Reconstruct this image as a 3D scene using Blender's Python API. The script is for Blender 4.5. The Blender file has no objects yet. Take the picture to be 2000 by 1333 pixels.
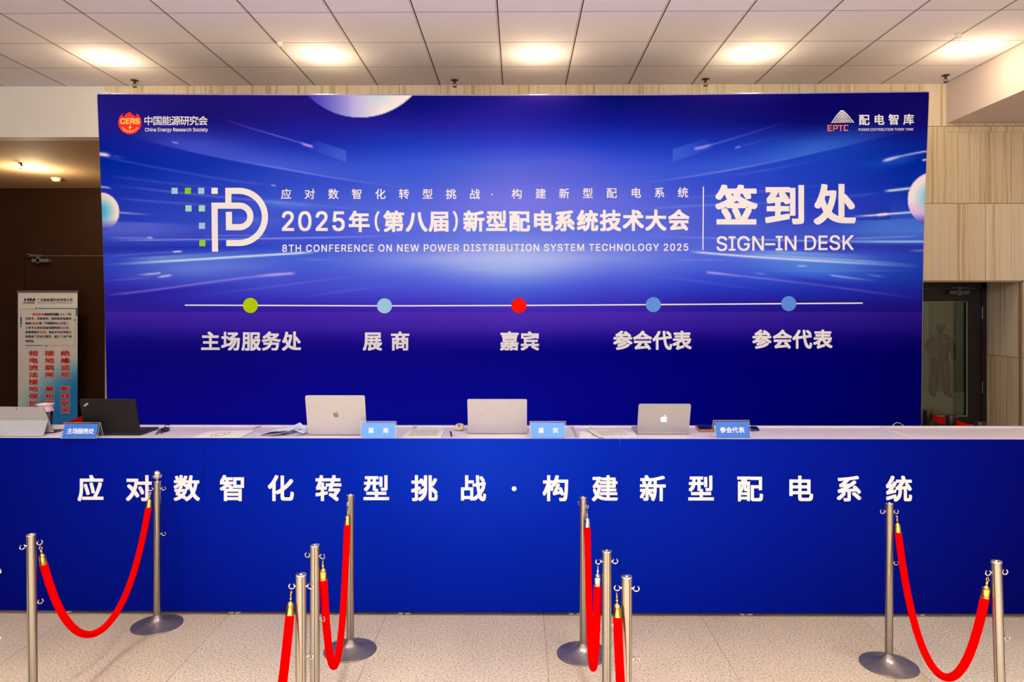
import bpy, math, random, os
import numpy as np
from mathutils import Vector, Matrix, geometry
random.seed(7)
sc = bpy.context.scene
COL = sc.collection
R = math.radians

# ------------------------------------------------------------------ camera
F = 1430.0; HC = 1.85; YAW = R(0.5); HOR = 601.0
cam_d = bpy.data.cameras.new('camera'); cam_d.sensor_width = 36; cam_d.lens = F * 36 / 2000
cam_d.shift_y = -(666.5 - HOR) / 2000; cam_d.clip_start = 0.05; cam_d.clip_end = 100
cam = bpy.data.objects.new('camera', cam_d); COL.objects.link(cam)
cam.location = (0, 0, HC); cam.rotation_euler = (R(90), 0, YAW)
sc.camera = cam
# ------------------------------------------------------------------ world, lights, exposure
vs = sc.view_settings
sc.display_settings.display_device = 'sRGB'
vs.view_transform = 'Standard'; vs.look = 'None'; vs.gamma = 1; vs.use_curve_mapping = False
vs.exposure = -0.15
wd = bpy.data.worlds.new('hall_air'); sc.world = wd; wd.use_nodes = True
wd.node_tree.nodes['Background'].inputs[0].default_value = (0.93, 0.94, 1.0, 1)
wd.node_tree.nodes['Background'].inputs[1].default_value = 0.50

def lamp(name, kind, loc, energy, color, size=0.1, rot=None, **kw):
    l = bpy.data.lights.new(name, kind); l.energy = energy; l.color = color
    if kind == 'AREA':
        l.shape = 'DISK'; l.size = size
    else:
        l.shadow_soft_size = size
    for k, v in kw.items(): setattr(l, k, v)
    o = bpy.data.objects.new(name, l); COL.objects.link(o); o.location = loc
    if rot: o.rotation_euler = rot
    return o
for yy, en in ((3.0, 15), (0.9, 92), (-0.9, 100)):  # added downward fill: brightens floor and counter, lifts the ceiling by bounce
    for k in range(4):
        lamp('hall_fill', 'AREA', (-2.7 + 1.8 * k, yy, 3.94), en, (0.90, 0.95, 1.0), 0.6, spread=R(75))
WARM = (1.0, 0.77, 0.44)
# the hall's ceiling lights further back, over and behind the photographer
for yy, en in ((2.55, 38), (-0.45, 90), (-3.4, 110)):
    for k in range(5):
        e = en * (1.0, 1.15, 1.3, 0.95, 0.55)[k]
        lamp('hall_light', 'POINT', (-3.45 + 1.8 * k, yy, 3.62), e * 0.42, (0.98, 0.94, 0.94), 0.18)

# ------------------------------------------------------------------ pixel -> world helpers
def ray(px, py):
    a = (px - 1000) / F; b = (HOR - py) / F
    return Vector((-math.sin(YAW) + a * math.cos(YAW), math.cos(YAW) + a * math.sin(YAW), b))
def at(px, py, Y):
    d = ray(px, py); t = Y / d.y
    return Vector((d.x * t, Y, HC + d.z * t))
def atz(px, py, z):
    d = ray(px, py); t = (z - HC) / d.z
    return Vector((d.x * t, d.y * t, z))
def X(px, Y): return at(px, HOR, Y).x
def Z(py, Y, px=1000): return at(px, py, Y).z

# ------------------------------------------------------------------ materials
def lin(c):
    c = c / 255.0
    return c / 12.92 if c <= 0.04045 else ((c + 0.055) / 1.055) ** 2.4
def rgb(r, g, b): return (lin(r), lin(g), lin(b), 1)
def mat(name, col, rough=0.5, metal=0.0, spec=0.5, emis=None, estr=0, coat=0, noise=None, bump=None):
    m = bpy.data.materials.new(name); m.use_nodes = True
    nt = m.node_tree; b = nt.nodes['Principled BSDF']
    b.inputs['Base Color'].default_value = col; b.inputs['Roughness'].default_value = rough
    b.inputs['Metallic'].default_value = metal; b.inputs['Specular IOR Level'].default_value = spec
    b.inputs['Coat Weight'].default_value = coat
    if emis:
        b.inputs['Emission Color'].default_value = emis; b.inputs['Emission Strength'].default_value = estr
    tc = nt.nodes.new('ShaderNodeTexCoord')
    n = nt.nodes.new('ShaderNodeTexNoise'); nt.links.new(tc.outputs['Object'], n.inputs['Vector'])
    sc_, amt = noise or (30, 0.06)
    n.inputs['Scale'].default_value = sc_; n.inputs['Detail'].default_value = 3
    mx = nt.nodes.new('ShaderNodeMix'); mx.data_type = 'RGBA'; mx.blend_type = 'MULTIPLY'
    mx.inputs[0].default_value = 1
    r = nt.nodes.new('ShaderNodeMapRange'); r.inputs[3].default_value = 1 - amt; r.inputs[4].default_value = 1 + amt
    nt.links.new(n.outputs[0], r.inputs[0])
    mx.inputs[6].default_value = col
    nt.links.new(r.outputs[0], mx.inputs[7]); nt.links.new(mx.outputs[2], b.inputs['Base Color'])
    if bump:
        bp = nt.nodes.new('ShaderNodeBump'); bp.inputs['Strength'].default_value = bump[1]
        n2 = nt.nodes.new('ShaderNodeTexNoise'); n2.inputs['Scale'].default_value = bump[0]
        nt.links.new(tc.outputs['Object'], n2.inputs['Vector'])
        nt.links.new(n2.outputs[0], bp.inputs['Height']); nt.links.new(bp.outputs[0], b.inputs['Normal'])
    return m

class NT:
    """tiny node helper"""
    def __init__(s, m): s.t = m.node_tree
    def n(s, t, **k):
        x = s.t.nodes.new(t)
        for a, b in k.items(): setattr(x, a, b)
        return x
    def l(s, a, b): s.t.links.new(a, b)
    def math(s, op, a, b=None, c=None):
        x = s.n('ShaderNodeMath', operation=op)
        for i, v in enumerate((a, b, c)):
            if v is None: continue
            if hasattr(v, 'links'): s.l(v, x.inputs[i])
            else: x.inputs[i].default_value = v
        return x.outputs[0]
    def mix(s, f, a, b, blend='MIX'):
        x = s.n('ShaderNodeMix', data_type='RGBA', blend_type=blend)
        for i, v in ((0, f), (6, a), (7, b)):
            if hasattr(v, 'links'): s.l(v, x.inputs[i])
            else: x.inputs[i].default_value = v
        return x.outputs[2]
    def ramp(s, f, pts):
        x = s.n('ShaderNodeValToRGB'); s.l(f, x.inputs[0])
        e = x.color_ramp.elements
        while len(e) < len(pts): e.new(0.5)
        for i, (p, c) in enumerate(pts): e[i].position = p; e[i].color = c
        return x.outputs[0]
    def noise(s, vec, scale, detail=3, rough=0.5):
        x = s.n('ShaderNodeTexNoise'); s.l(vec, x.inputs['Vector'])
        x.inputs['Scale'].default_value = scale; x.inputs['Detail'].default_value = detail
        x.inputs['Roughness'].default_value = rough
        return x.outputs[0]
    def pos(s):
        return s.n('ShaderNodeNewGeometry').outputs['Position']
    def sep(s, v):
        x = s.n('ShaderNodeSeparateXYZ'); s.l(v, x.inputs[0]); return x.outputs
    def comb(s, a, b, c):
        x = s.n('ShaderNodeCombineXYZ')
        for i, v in enumerate((a, b, c)):
            if hasattr(v, 'links'): s.l(v, x.inputs[i])
            else: x.inputs[i].default_value = v
        return x.outputs[0]

def line_mask(N, coord, origin, step, width):
    """1 on a joint line, 0 elsewhere"""
    a = N.math('SUBTRACT', coord, origin); a = N.math('DIVIDE', a, step)
    a = N.math('FRACT', N.math('ADD', a, 100.5)); a = N.math('SUBTRACT', a, 0.5)
    a = N.math('MULTIPLY', N.math('ABSOLUTE', a), step)
    return N.math('LESS_THAN', a, width / 2)

# stone wall: vein-cut travertine slabs
def stone_mat():
    m = mat('travertine', (0.5, 0.4, 0.3, 1), 0.17, spec=0.45); N = NT(m); b = m.node_tree.nodes['Principled BSDF']
    p = N.pos(); x, y, z = N.sep(p)
    u = N.math('ADD', x, y)
    sx = N.math('FLOOR', N.math('DIVIDE', N.math('SUBTRACT', u, 11.44), 0.62))
    sz = N.math('FLOOR', N.math('DIVIDE', N.math('SUBTRACT', z, 2.105), 0.735))
    off = N.math('ADD', N.math('MULTIPLY', sx, 7.31), N.math('MULTIPLY', sz, 13.7))
    wob = N.math('MULTIPLY', N.noise(N.comb(N.math('MULTIPLY', u, 2), off, z), 1.2, 2), 0.045)
    uu = N.math('ADD', u, wob)
    v1 = N.noise(N.comb(N.math('MULTIPLY', uu, 12.0), off, N.math('MULTIPLY', z, 0.12)), 1.6, 5, 0.62)
    v2 = N.noise(N.comb(N.math('MULTIPLY', uu, 34.0), off, N.math('MULTIPLY', z, 0.5)), 1.0, 4, 0.6)
    v = N.math('ADD', N.math('MULTIPLY', v1, 0.72), N.math('MULTIPLY', v2, 0.28))
    c = N.ramp(v, [(0.30, rgb(164, 130, 86)), (0.40, rgb(206, 182, 142)), (0.47, rgb(228, 214, 188)), (0.55, rgb(222, 204, 172)), (0.60, rgb(200, 172, 130)), (0.66, rgb(220, 202, 170)), (0.80, rgb(172, 142, 98))])
    ws = N.n('ShaderNodeTexWhiteNoise', noise_dimensions='2D'); N.l(N.comb(sx, sz, 0), ws.inputs['Vector'])
    c = N.mix(1.0, c, N.ramp(ws.outputs[0], [(0, (0.97, 0.93, 0.86, 1)), (0.5, (1.04, 1.03, 1.01, 1)), (1, (1.10, 1.12, 1.15, 1))]), 'MULTIPLY')
    j1 = line_mask(N, u, 11.44, 0.62, 0.0035); j2 = line_mask(N, z, 2.105, 0.735, 0.005)
    j = N.math('MAXIMUM', j1, j2)
    c = N.mix(j, c, rgb(110, 86, 58))
    N.l(c, b.inputs['Base Color'])
    return m

def ceiling_mat():
    m = mat('ceiling_tile', rgb(214, 198, 192), 0.85, spec=0.2); N = NT(m); b = m.node_tree.nodes['Principled BSDF']
    p = N.pos(); x, y, z = N.sep(p)
    nb = N.math('MULTIPLY', N.math('SUBTRACT', N.noise(p, 1.3, 2), 0.5), 0.02)
    yj = N.math('ADD', y, nb)
    XO, YO, S = -0.148, 5.27, 0.6
    l1 = line_mask(N, x, XO, S, 0.0085)
    l2 = line_mask(N, yj, YO, S, 0.007)
    l1b = line_mask(N, N.math('ADD', x, 0.012), XO, S, 0.011)
    tx = N.math('FLOOR', N.math('DIVIDE', N.math('SUBTRACT', x, XO), S)); ty = N.math('FLOOR', N.math('DIVIDE', N.math('SUBTRACT', yj, YO), S))
    w = N.n('ShaderNodeTexWhiteNoise', noise_dimensions='2D'); N.l(N.comb(tx, ty, 0), w.inputs['Vector'])
    tv = N.n('ShaderNodeMapRange'); N.l(w.outputs[0], tv.inputs[0]); tv.inputs[3].default_value = 0.955; tv.inputs[4].default_value = 1.03
    spk = N.n('ShaderNodeMapRange'); N.l(N.noise(p, 120, 2), spk.inputs[0]); spk.inputs[1].default_value = 0.25; spk.inputs[2].default_value = 0.42
    spk.inputs[3].default_value = 0.90; spk.inputs[4].default_value = 1.0
    c = N.mix(1.0, rgb(240, 234, 244), tv.outputs[0], 'MULTIPLY'); c = N.mix(1.0, c, spk.outputs[0], 'MULTIPLY')
    c = N.mix(N.math('MULTIPLY', l1b, 0.45), c, rgb(190, 160, 145))
    c = N.mix(N.math('MULTIPLY', l2, 0.85), c, rgb(60, 48, 42))
    c = N.mix(l1, c, rgb(38, 30, 28))
    N.l(c, b.inputs['Base Color'])
    bp = N.n('ShaderNodeBump'); bp.inputs['Strength'].default_value = 0.25; bp.inputs['Distance'].default_value = 0.02
    N.l(N.noise(p, 1.6, 2), bp.inputs['Height']); N.l(bp.outputs[0], b.inputs['Normal'])
    return m

def floor_mat():
    m = mat('granite', rgb(200, 175, 155), 0.36, spec=0.4); N = NT(m); b = m.node_tree.nodes['Principled BSDF']
    p = N.pos(); x, y, z = N.sep(p)
    n1 = N.noise(p, 85, 4, 0.65); n2 = N.noise(p, 190, 2, 0.5); n3 = N.noise(p, 1.4, 3)
    v = N.math('ADD', N.math('MULTIPLY', n1, 0.6), N.math('MULTIPLY', n2, 0.4))
    c = N.ramp(v, [(0.33, rgb(92, 74, 58)), (0.42, rgb(158, 138, 114)), (0.50, rgb(196, 178, 152)), (0.60, rgb(214, 199, 176))])
    bl = N.n('ShaderNodeMapRange'); N.l(n3, bl.inputs[0]); bl.inputs[1].default_value = 0.3; bl.inputs[2].default_value = 0.7; bl.inputs[3].default_value = 0.9; bl.inputs[4].default_value = 1.06
    c = N.mix(1.0, c, bl.outputs[0], 'MULTIPLY')
    j1 = line_mask(N, x, 0.15, 0.945, 0.004); j2 = line_mask(N, y, 3.40, 1.2, 0.004)
    tx = N.math('FLOOR', N.math('DIVIDE', N.math('SUBTRACT', x, 0.15), 0.945)); ty = N.math('FLOOR', N.math('DIVIDE', N.math('SUBTRACT', y, 3.40), 1.2))
    w = N.n('ShaderNodeTexWhiteNoise', noise_dimensions='2D'); N.l(N.comb(tx, ty, 0), w.inputs['Vector'])
    tint = N.ramp(w.outputs[0], [(0, (1.0, 1.0, 1.0, 1)), (0.5, (1, 0.97, 0.95, 1)), (1, (0.97, 0.92, 0.86, 1))])
    c = N.mix(1.0, c, tint, 'MULTIPLY')
    c = N.mix(N.math('MULTIPLY', N.math('MAXIMUM', j1, j2), 0.6), c, rgb(95, 72, 58))
    N.l(c, b.inputs['Base Color'])
    return m

M_stone = stone_mat(); M_ceil = ceiling_mat(); M_floor = floor_mat()
M_white = mat('white_paint', rgb(240, 236, 230), 0.7, noise=(3, 0.02))
M_beam = mat('beam_paint', rgb(222, 206, 204), 0.65, noise=(3, 0.02))
M_lowceil = mat('recess_ceiling_paint', rgb(196, 162, 128), 0.8, noise=(3, 0.03))
M_wood = mat('dark_wood', rgb(58, 34, 18), 0.42, noise=(4, 0.25), spec=0.3)
M_woodgap = mat('door_gap', rgb(10, 6, 4), 0.8)
M_black = mat('black_metal', rgb(30, 22, 22), 0.38, spec=0.4)
M_blackpl = mat('black_plastic', rgb(22, 22, 24), 0.35)
M_steel = mat('brushed_steel', rgb(164, 158, 148), 0.30, metal=1.0, noise=(60, 0.05))
M_groove = mat('steel_groove', rgb(84, 66, 54), 0.5, metal=0.6)
M_chrome = mat('chrome', rgb(225, 218, 212), 0.12, metal=1.0)
M_base = mat('polished_steel', rgb(146, 132, 126), 0.33, metal=0.72, noise=(9, 0.45))
M_gold = mat('gold_metal', rgb(236, 196, 96), 0.22, metal=1.0)
M_velvet = mat('red_velvet', (0.93, 0.0, 0.0, 1), 0.8, spec=0.0, noise=(60, 0.05))
M_belt = mat('red_belt', rgb(225, 12, 10), 0.6, spec=0.2)
M_alu = mat('aluminium', rgb(205, 203, 200), 0.35, metal=0.9)
M_laptop = mat('silver_lid', rgb(192, 188, 190), 0.42, metal=0.2)
M_laptop2 = mat('space_silver', rgb(172, 168, 168), 0.42, metal=0.2)
M_tablet = mat('platinum', rgb(168, 162, 158), 0.45, metal=0.3)
M_kick = mat('kickstand_metal', rgb(186, 188, 188), 0.4, metal=0.2)
M_darklap = mat('black_soft_lid', rgb(26, 24, 24), 0.55, spec=0.2)
M_dark = mat('dark_keys', rgb(28, 26, 28), 0.5)
M_logo = mat('dull_gold_logo', rgb(140, 125, 100), 0.3, metal=0.6)
M_glowlogo = mat('lit_logo', rgb(240, 240, 240), 0.4, emis=(1, 1, 1, 1), estr=0.7)
M_paper = mat('paper', rgb(236, 230, 220), 0.8, spec=0.2)
M_papergrey = mat('printed_paper', rgb(225, 218, 204), 0.8, spec=0.2, noise=(90, 0.16))
M_ink = mat('grey_ink', rgb(178, 168, 156), 0.8)
M_leaflet = mat('leaflet', rgb(222, 226, 240), 0.6, spec=0.3)
M_navyink = mat('navy_ink', rgb(36, 48, 100), 0.7)
M_top = mat('counter_laminate', rgb(236, 222, 228), 0.28, noise=(3, 0.02))
M_toprail = mat('counter_rail', rgb(236, 228, 224), 0.35, noise=(8, 0.02))
M_counter = mat('counter_panel', rgb(215, 212, 208), 0.5)
M_letter = mat('letter_white', rgb(238, 237, 236), 0.6, spec=0.05, noise=(20, 0.01))
M_cardA = mat('card_blue_deep', rgb(48, 112, 204), 0.5, noise=(25, 0.05)); M_cardB = mat('card_blue_light', rgb(92, 156, 228), 0.5, noise=(25, 0.05))
M_pink = mat('pink_lid', rgb(244, 208, 210), 0.35)
M_drink = mat('milk_tea', rgb(140, 110, 100), 0.2, noise=(60, 0.35))
M_cream = mat('cream_plastic', rgb(232, 214, 176), 0.35)
M_green = mat('green_clip', rgb(130, 215, 165), 0.3)
M_orange = mat('orange_case', rgb(190, 120, 70), 0.4)
M_screen = mat('dark_screen', rgb(20, 44, 70), 0.12, noise=(40, 0.4))
M_cable = mat('cable_black', rgb(20, 18, 18), 0.5); M_cablew = mat('cable_white', rgb(225, 215, 210), 0.5)
M_rubber = mat('foot_rubber', rgb(60, 54, 52), 0.6)
M_wallgreen = mat('far_room_wall', rgb(128, 134, 108), 0.6); M_pillar = mat('far_room_pillar', rgb(178, 205, 192), 0.5)
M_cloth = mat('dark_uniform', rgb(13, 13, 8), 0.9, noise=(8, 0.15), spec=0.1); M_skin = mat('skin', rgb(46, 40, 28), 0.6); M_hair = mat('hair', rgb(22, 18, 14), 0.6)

def glass_mat(name, tint, gl=0.08, rough=0.02):
    m = bpy.data.materials.new(name); m.use_nodes = True; nt = m.node_tree; nt.nodes.clear(); N = NT(m)
    t = N.n('ShaderNodeBsdfTransparent'); t.inputs[0].default_value = tint
    g = N.n('ShaderNodeBsdfGlossy'); g.inputs['Roughness'].default_value = rough; g.inputs[0].default_value = (1, 1, 1, 1)
    lw = N.n('ShaderNodeFresnel'); lw.inputs[0].default_value = 1.45
    f = N.math('ADD', lw.outputs[0], gl)
    mx = N.n('ShaderNodeMixShader'); N.l(f, mx.inputs[0]); N.l(t.outputs[0], mx.inputs[1]); N.l(g.outputs[0], mx.inputs[2])
    o = N.n('ShaderNodeOutputMaterial'); N.l(mx.outputs[0], o.inputs[0]); return m
M_glass = glass_mat('door_glass', (0.72, 0.78, 0.70, 1), 0.03)
M_acryl = glass_mat('clear_acrylic', (0.96, 0.96, 0.97, 1), 0.0, 0.25)
M_cup = glass_mat('clear_cup', (0.85, 0.8, 0.78, 1), 0.06)
def emit_mat(name, col, s):
    m = bpy.data.materials.new(name); m.use_nodes = True; nt = m.node_tree; nt.nodes.clear(); N = NT(m)
    e = N.n('ShaderNodeEmission'); e.inputs[0].default_value = col; e.inputs[1].default_value = s
    o = N.n('ShaderNodeOutputMaterial'); N.l(e.outputs[0], o.inputs[0]); return m
M_lamp = emit_mat('lamp_diffuser', (1.0, 0.9, 0.72, 1), 9)
def vcol_mat(name, rough=0.45, spec=0.3):
    m = mat(name, (1, 1, 1, 1), rough, spec=spec); nt = m.node_tree
    a = nt.nodes.new('ShaderNodeAttribute'); a.attribute_name = 'print'
    nt.links.new(a.outputs['Color'], nt.nodes['Principled BSDF'].inputs['Base Color']); return m

# ------------------------------------------------------------------ mesh builder
ORIG = {}
class MB:
    def __init__(s): s.v = []; s.f = []
    def add(s, vs, fs):
        o = len(s.v); s.v.extend([tuple(p) for p in vs]); s.f.extend([tuple(i + o for i in f) for f in fs]); return s
    def box(s, a, b, M=None):
        x0, y0, z0 = a; x1, y1, z1 = b
        vs = [Vector(p) for p in ((x0, y0, z0), (x1, y0, z0), (x1, y1, z0), (x0, y1, z0), (x0, y0, z1), (x1, y0, z1), (x1, y1, z1), (x0, y1, z1))]
        if M: vs = [M @ p for p in vs]
        return s.add(vs, [(0, 3, 2, 1), (4, 5, 6, 7), (0, 1, 5, 4), (1, 2, 6, 5), (2, 3, 7, 6), (3, 0, 4, 7)])
    def lathe(s, prof, n=32, c=(0, 0, 0), M=None, cap=True):
        vs = []; fs = []
        for (r, z) in prof:
            for k in range(n):
                a = 2 * math.pi * k / n; p = Vector((c[0] + r * math.cos(a), c[1] + r * math.sin(a), c[2] + z))
                vs.append(M @ p if M else p)
        for i in range(len(prof) - 1):
            for k in range(n):
                k2 = (k + 1) % n
                fs.append((i * n + k, i * n + k2, (i + 1) * n + k2, (i + 1) * n + k))
        if cap:
            fs.append(tuple(reversed(range(n)))); fs.append(tuple((len(prof) - 1) * n + k for k in range(n)))
        return s.add(vs, fs)
    def tube(s, pts, r, n=10, cap=True, closed=False):
        pts = [Vector(p) for p in pts]; m = len(pts); rr = r if isinstance(r, (list, tuple)) else [r] * m
        vs = []; fs = []; up = None
        for i in range(m):
            if closed: t = pts[(i + 1) % m] - pts[i - 1]
            else: t = pts[min(i + 1, m - 1)] - pts[max(i - 1, 0)]
            t.normalize()
            if up is None:
                up = Vector((0, 0, 1)) if abs(t.z) < 0.9 else Vector((1, 0, 0))
            a = up - t * up.dot(t); a.normalize(); b = t.cross(a); up = a
            for k in range(n):
                q = 2 * math.pi * k / n; vs.append(pts[i] + (a * math.cos(q) + b * math.sin(q)) * rr[i])
        for i in range(m if closed else m - 1):
            j = (i + 1) % m
            for k in range(n):
                k2 = (k + 1) % n; fs.append((i * n + k, i * n + k2, j * n + k2, j * n + k))
        if cap and not closed:
            fs.append(tuple(reversed(range(n)))); fs.append(tuple((m - 1) * n + k for k in range(n)))
        return s.add(vs, fs)
    def prism(s, poly, f0, f1):
        """poly: 2-D outline; f0,f1 map (u,v)->Vector for the two faces"""
        n = len(poly); vs = [f0(*p) for p in poly] + [f1(*p) for p in poly]
        fs = [tuple(range(n)), tuple(reversed(range(n, 2 * n)))] + [(i, i + n, (i + 1) % n + n, (i + 1) % n) for i in range(n)]
        return s.add(vs, fs)
    def build(s, name, m, parent=None, smooth=True, angle=35, local=False, loc=None):
        me = bpy.data.meshes.new(name)
        o0 = Vector((0, 0, 0))
        if not local:
            if parent is not None: o0 = ORIG.get(parent.name, Vector((0, 0, 0)))
            elif loc is not None: o0 = Vector(loc)
        me.from_pydata([(p[0] - o0[0], p[1] - o0[1], p[2] - o0[2]) for p in s.v], [], s.f)
        me.validate(); me.update()
        me.materials.append(m)
        if smooth:
            me.shade_smooth(); me.set_sharp_from_angle(angle=R(angle))
        ob = bpy.data.objects.new(name, me); COL.objects.link(ob)
        if parent is not None: ob.parent = parent; ORIG[ob.name] = ORIG.get(parent.name, Vector((0, 0, 0)))
        elif loc is not None: ob.location = loc; ORIG[ob.name] = Vector(loc)
        return ob
def B(a, b, **k): return MB().box(a, b, **k)
def fixnormals(o):
    import bmesh
    bm = bmesh.new(); bm.from_mesh(o.data); bmesh.ops.recalc_face_normals(bm, faces=bm.faces); bm.to_mesh(o.data); bm.free(); return o
def tag(o, label, cat, group=None):
    o['label'] = label; o['category'] = cat
    if group: o['group'] = group
    return o
def thing(name, label, cat, loc, group=None):
    o = bpy.data.objects.new(name, None); COL.objects.link(o); o.location = loc; o.empty_display_size = 0.1
    ORIG[o.name] = Vector(loc); tag(o, label, cat, group); return o
def struct(name, mb, m, **k):
    o = mb.build(name, m, **k)
    if o.parent is None: o['kind'] = 'structure'
    return o
def copy_tree(o, parent=None):
    c = o.copy(); COL.objects.link(c); c.parent = parent
    ORIG[c.name] = ORIG.get(o.name, Vector((0, 0, 0)))
    for ch in list(o.children): copy_tree(ch, c)
    return c
def rrect(w, h, r, n=5, cx=0, cy=0):
    out = []
    for (sx, sy, a0) in ((1, 1, 0), (-1, 1, 90), (-1, -1, 180), (1, -1, 270)):
        for k in range(n + 1):
            a = R(a0 + 90 * k / n); out.append((cx + sx * (w / 2 - r) + r * math.cos(a), cy + sy * (h / 2 - r) + r * math.sin(a)))
    return out

# ------------------------------------------------------------------ lettering
try:
    FONT = bpy.data.fonts.load(os.path.join(bpy.utils.system_resource('DATAFILES'), 'fonts', 'Inter.woff2'))
except Exception:
    FONT = None
_g = {}
def glyph(s, latin=False, spacing=1.0):
    k = (s, latin, spacing)
    if k in _g: return _g[k]
    c = bpy.data.curves.new('g', 'FONT'); c.body = s; c.size = 1; c.resolution_u = 5; c.space_character = spacing
    if latin and FONT: c.font = FONT
    o = bpy.data.objects.new('g', c); COL.objects.link(o)
    dg = bpy.context.evaluated_depsgraph_get(); me = bpy.data.meshes.new_from_object(o.evaluated_get(dg))
    n = len(me.vertices); a = np.empty(n * 3); me.vertices.foreach_get('co', a); a = a.reshape(-1, 3)[:, :2].copy()
    fs = [tuple(p.vertices) for p in me.polygons]
    bpy.data.objects.remove(o); bpy.data.curves.remove(c); bpy.data.meshes.remove(me)
    _g[k] = (a, fs); return _g[k]
_ref, _ = glyph('国')
REFC = ((_ref[:, 0].min() + _ref[:, 0].max()) / 2, (_ref[:, 1].min() + _ref[:, 1].max()) / 2); REFH = _ref[:, 1].max() - _ref[:, 1].min()
_lg = {}
def _raw(s, res):
    c = bpy.data.curves.new('g', 'FONT'); c.body = s; c.size = 1; c.resolution_u = res
    if FONT: c.font = FONT
    c.dimensions = '2D'; c.fill_mode = 'NONE'
    o = bpy.data.objects.new('g', c); COL.objects.link(o)
    me = bpy.data.meshes.new_from_object(o.evaluated_get(bpy.context.evaluated_depsgraph_get()))
    Vv = [Vector(v.co[:2]) for v in me.vertices]; Ee = [tuple(e.vertices) for e in me.edges]
    bpy.data.objects.remove(o); bpy.data.curves.remove(c); bpy.data.meshes.remove(me)
    if len(s) > 1: return np.array([tuple(p) for p in Vv]), [], 0
    if not Vv: return np.zeros((0, 2)), [], 0
    vo, eo, fo = geometry.delaunay_2d_cdt(Vv, Ee, [], 0, 1e-6)[:3]; fs = []
    for t in fo:      # keep the triangles inside the outline (non-zero winding)
        p = [vo[i] for i in t]; cx = (p[0].x + p[1].x + p[2].x) / 3; cy = (p[0].y + p[1].y + p[2].y) / 3; w = 0
        for i, j in Ee:
            A_, B_ = Vv[i], Vv[j]
            if (A_.y <= cy) != (B_.y <= cy) and A_.x + (cy - A_.y) / (B_.y - A_.y) * (B_.x - A_.x) > cx: w += 1 if B_.y > A_.y else -1
        if w: fs.append(tuple(t))
    return np.array([tuple(p) for p in vo]), fs, 0
def letter(ch):
    if ch not in _lg:
        HH = _raw('HH', 3)[0][:, 0]; H3 = _raw('H' + ch + 'H', 3)[0][:, 0]
        adv = (H3.max() - H3.min()) - (HH.max() - HH.min())
        if ch == ' ': _lg[ch] = (np.zeros((0, 2)), [], adv)
        else:
            best = _raw(ch, 4); _lg[ch] = (best[0], best[1], adv)
    return _lg[ch]
def latin_glyphs(s, track):
    A = []; Fs = []; x = 0; n = 0
    for ch in s:
        a, fs, adv = letter(ch)
        if len(a): A.append(a + np.array([x, 0])); Fs += [tuple(i + n for i in f) for f in fs]; n += len(a)
        x += adv + track
    return np.concatenate(A), Fs
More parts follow.
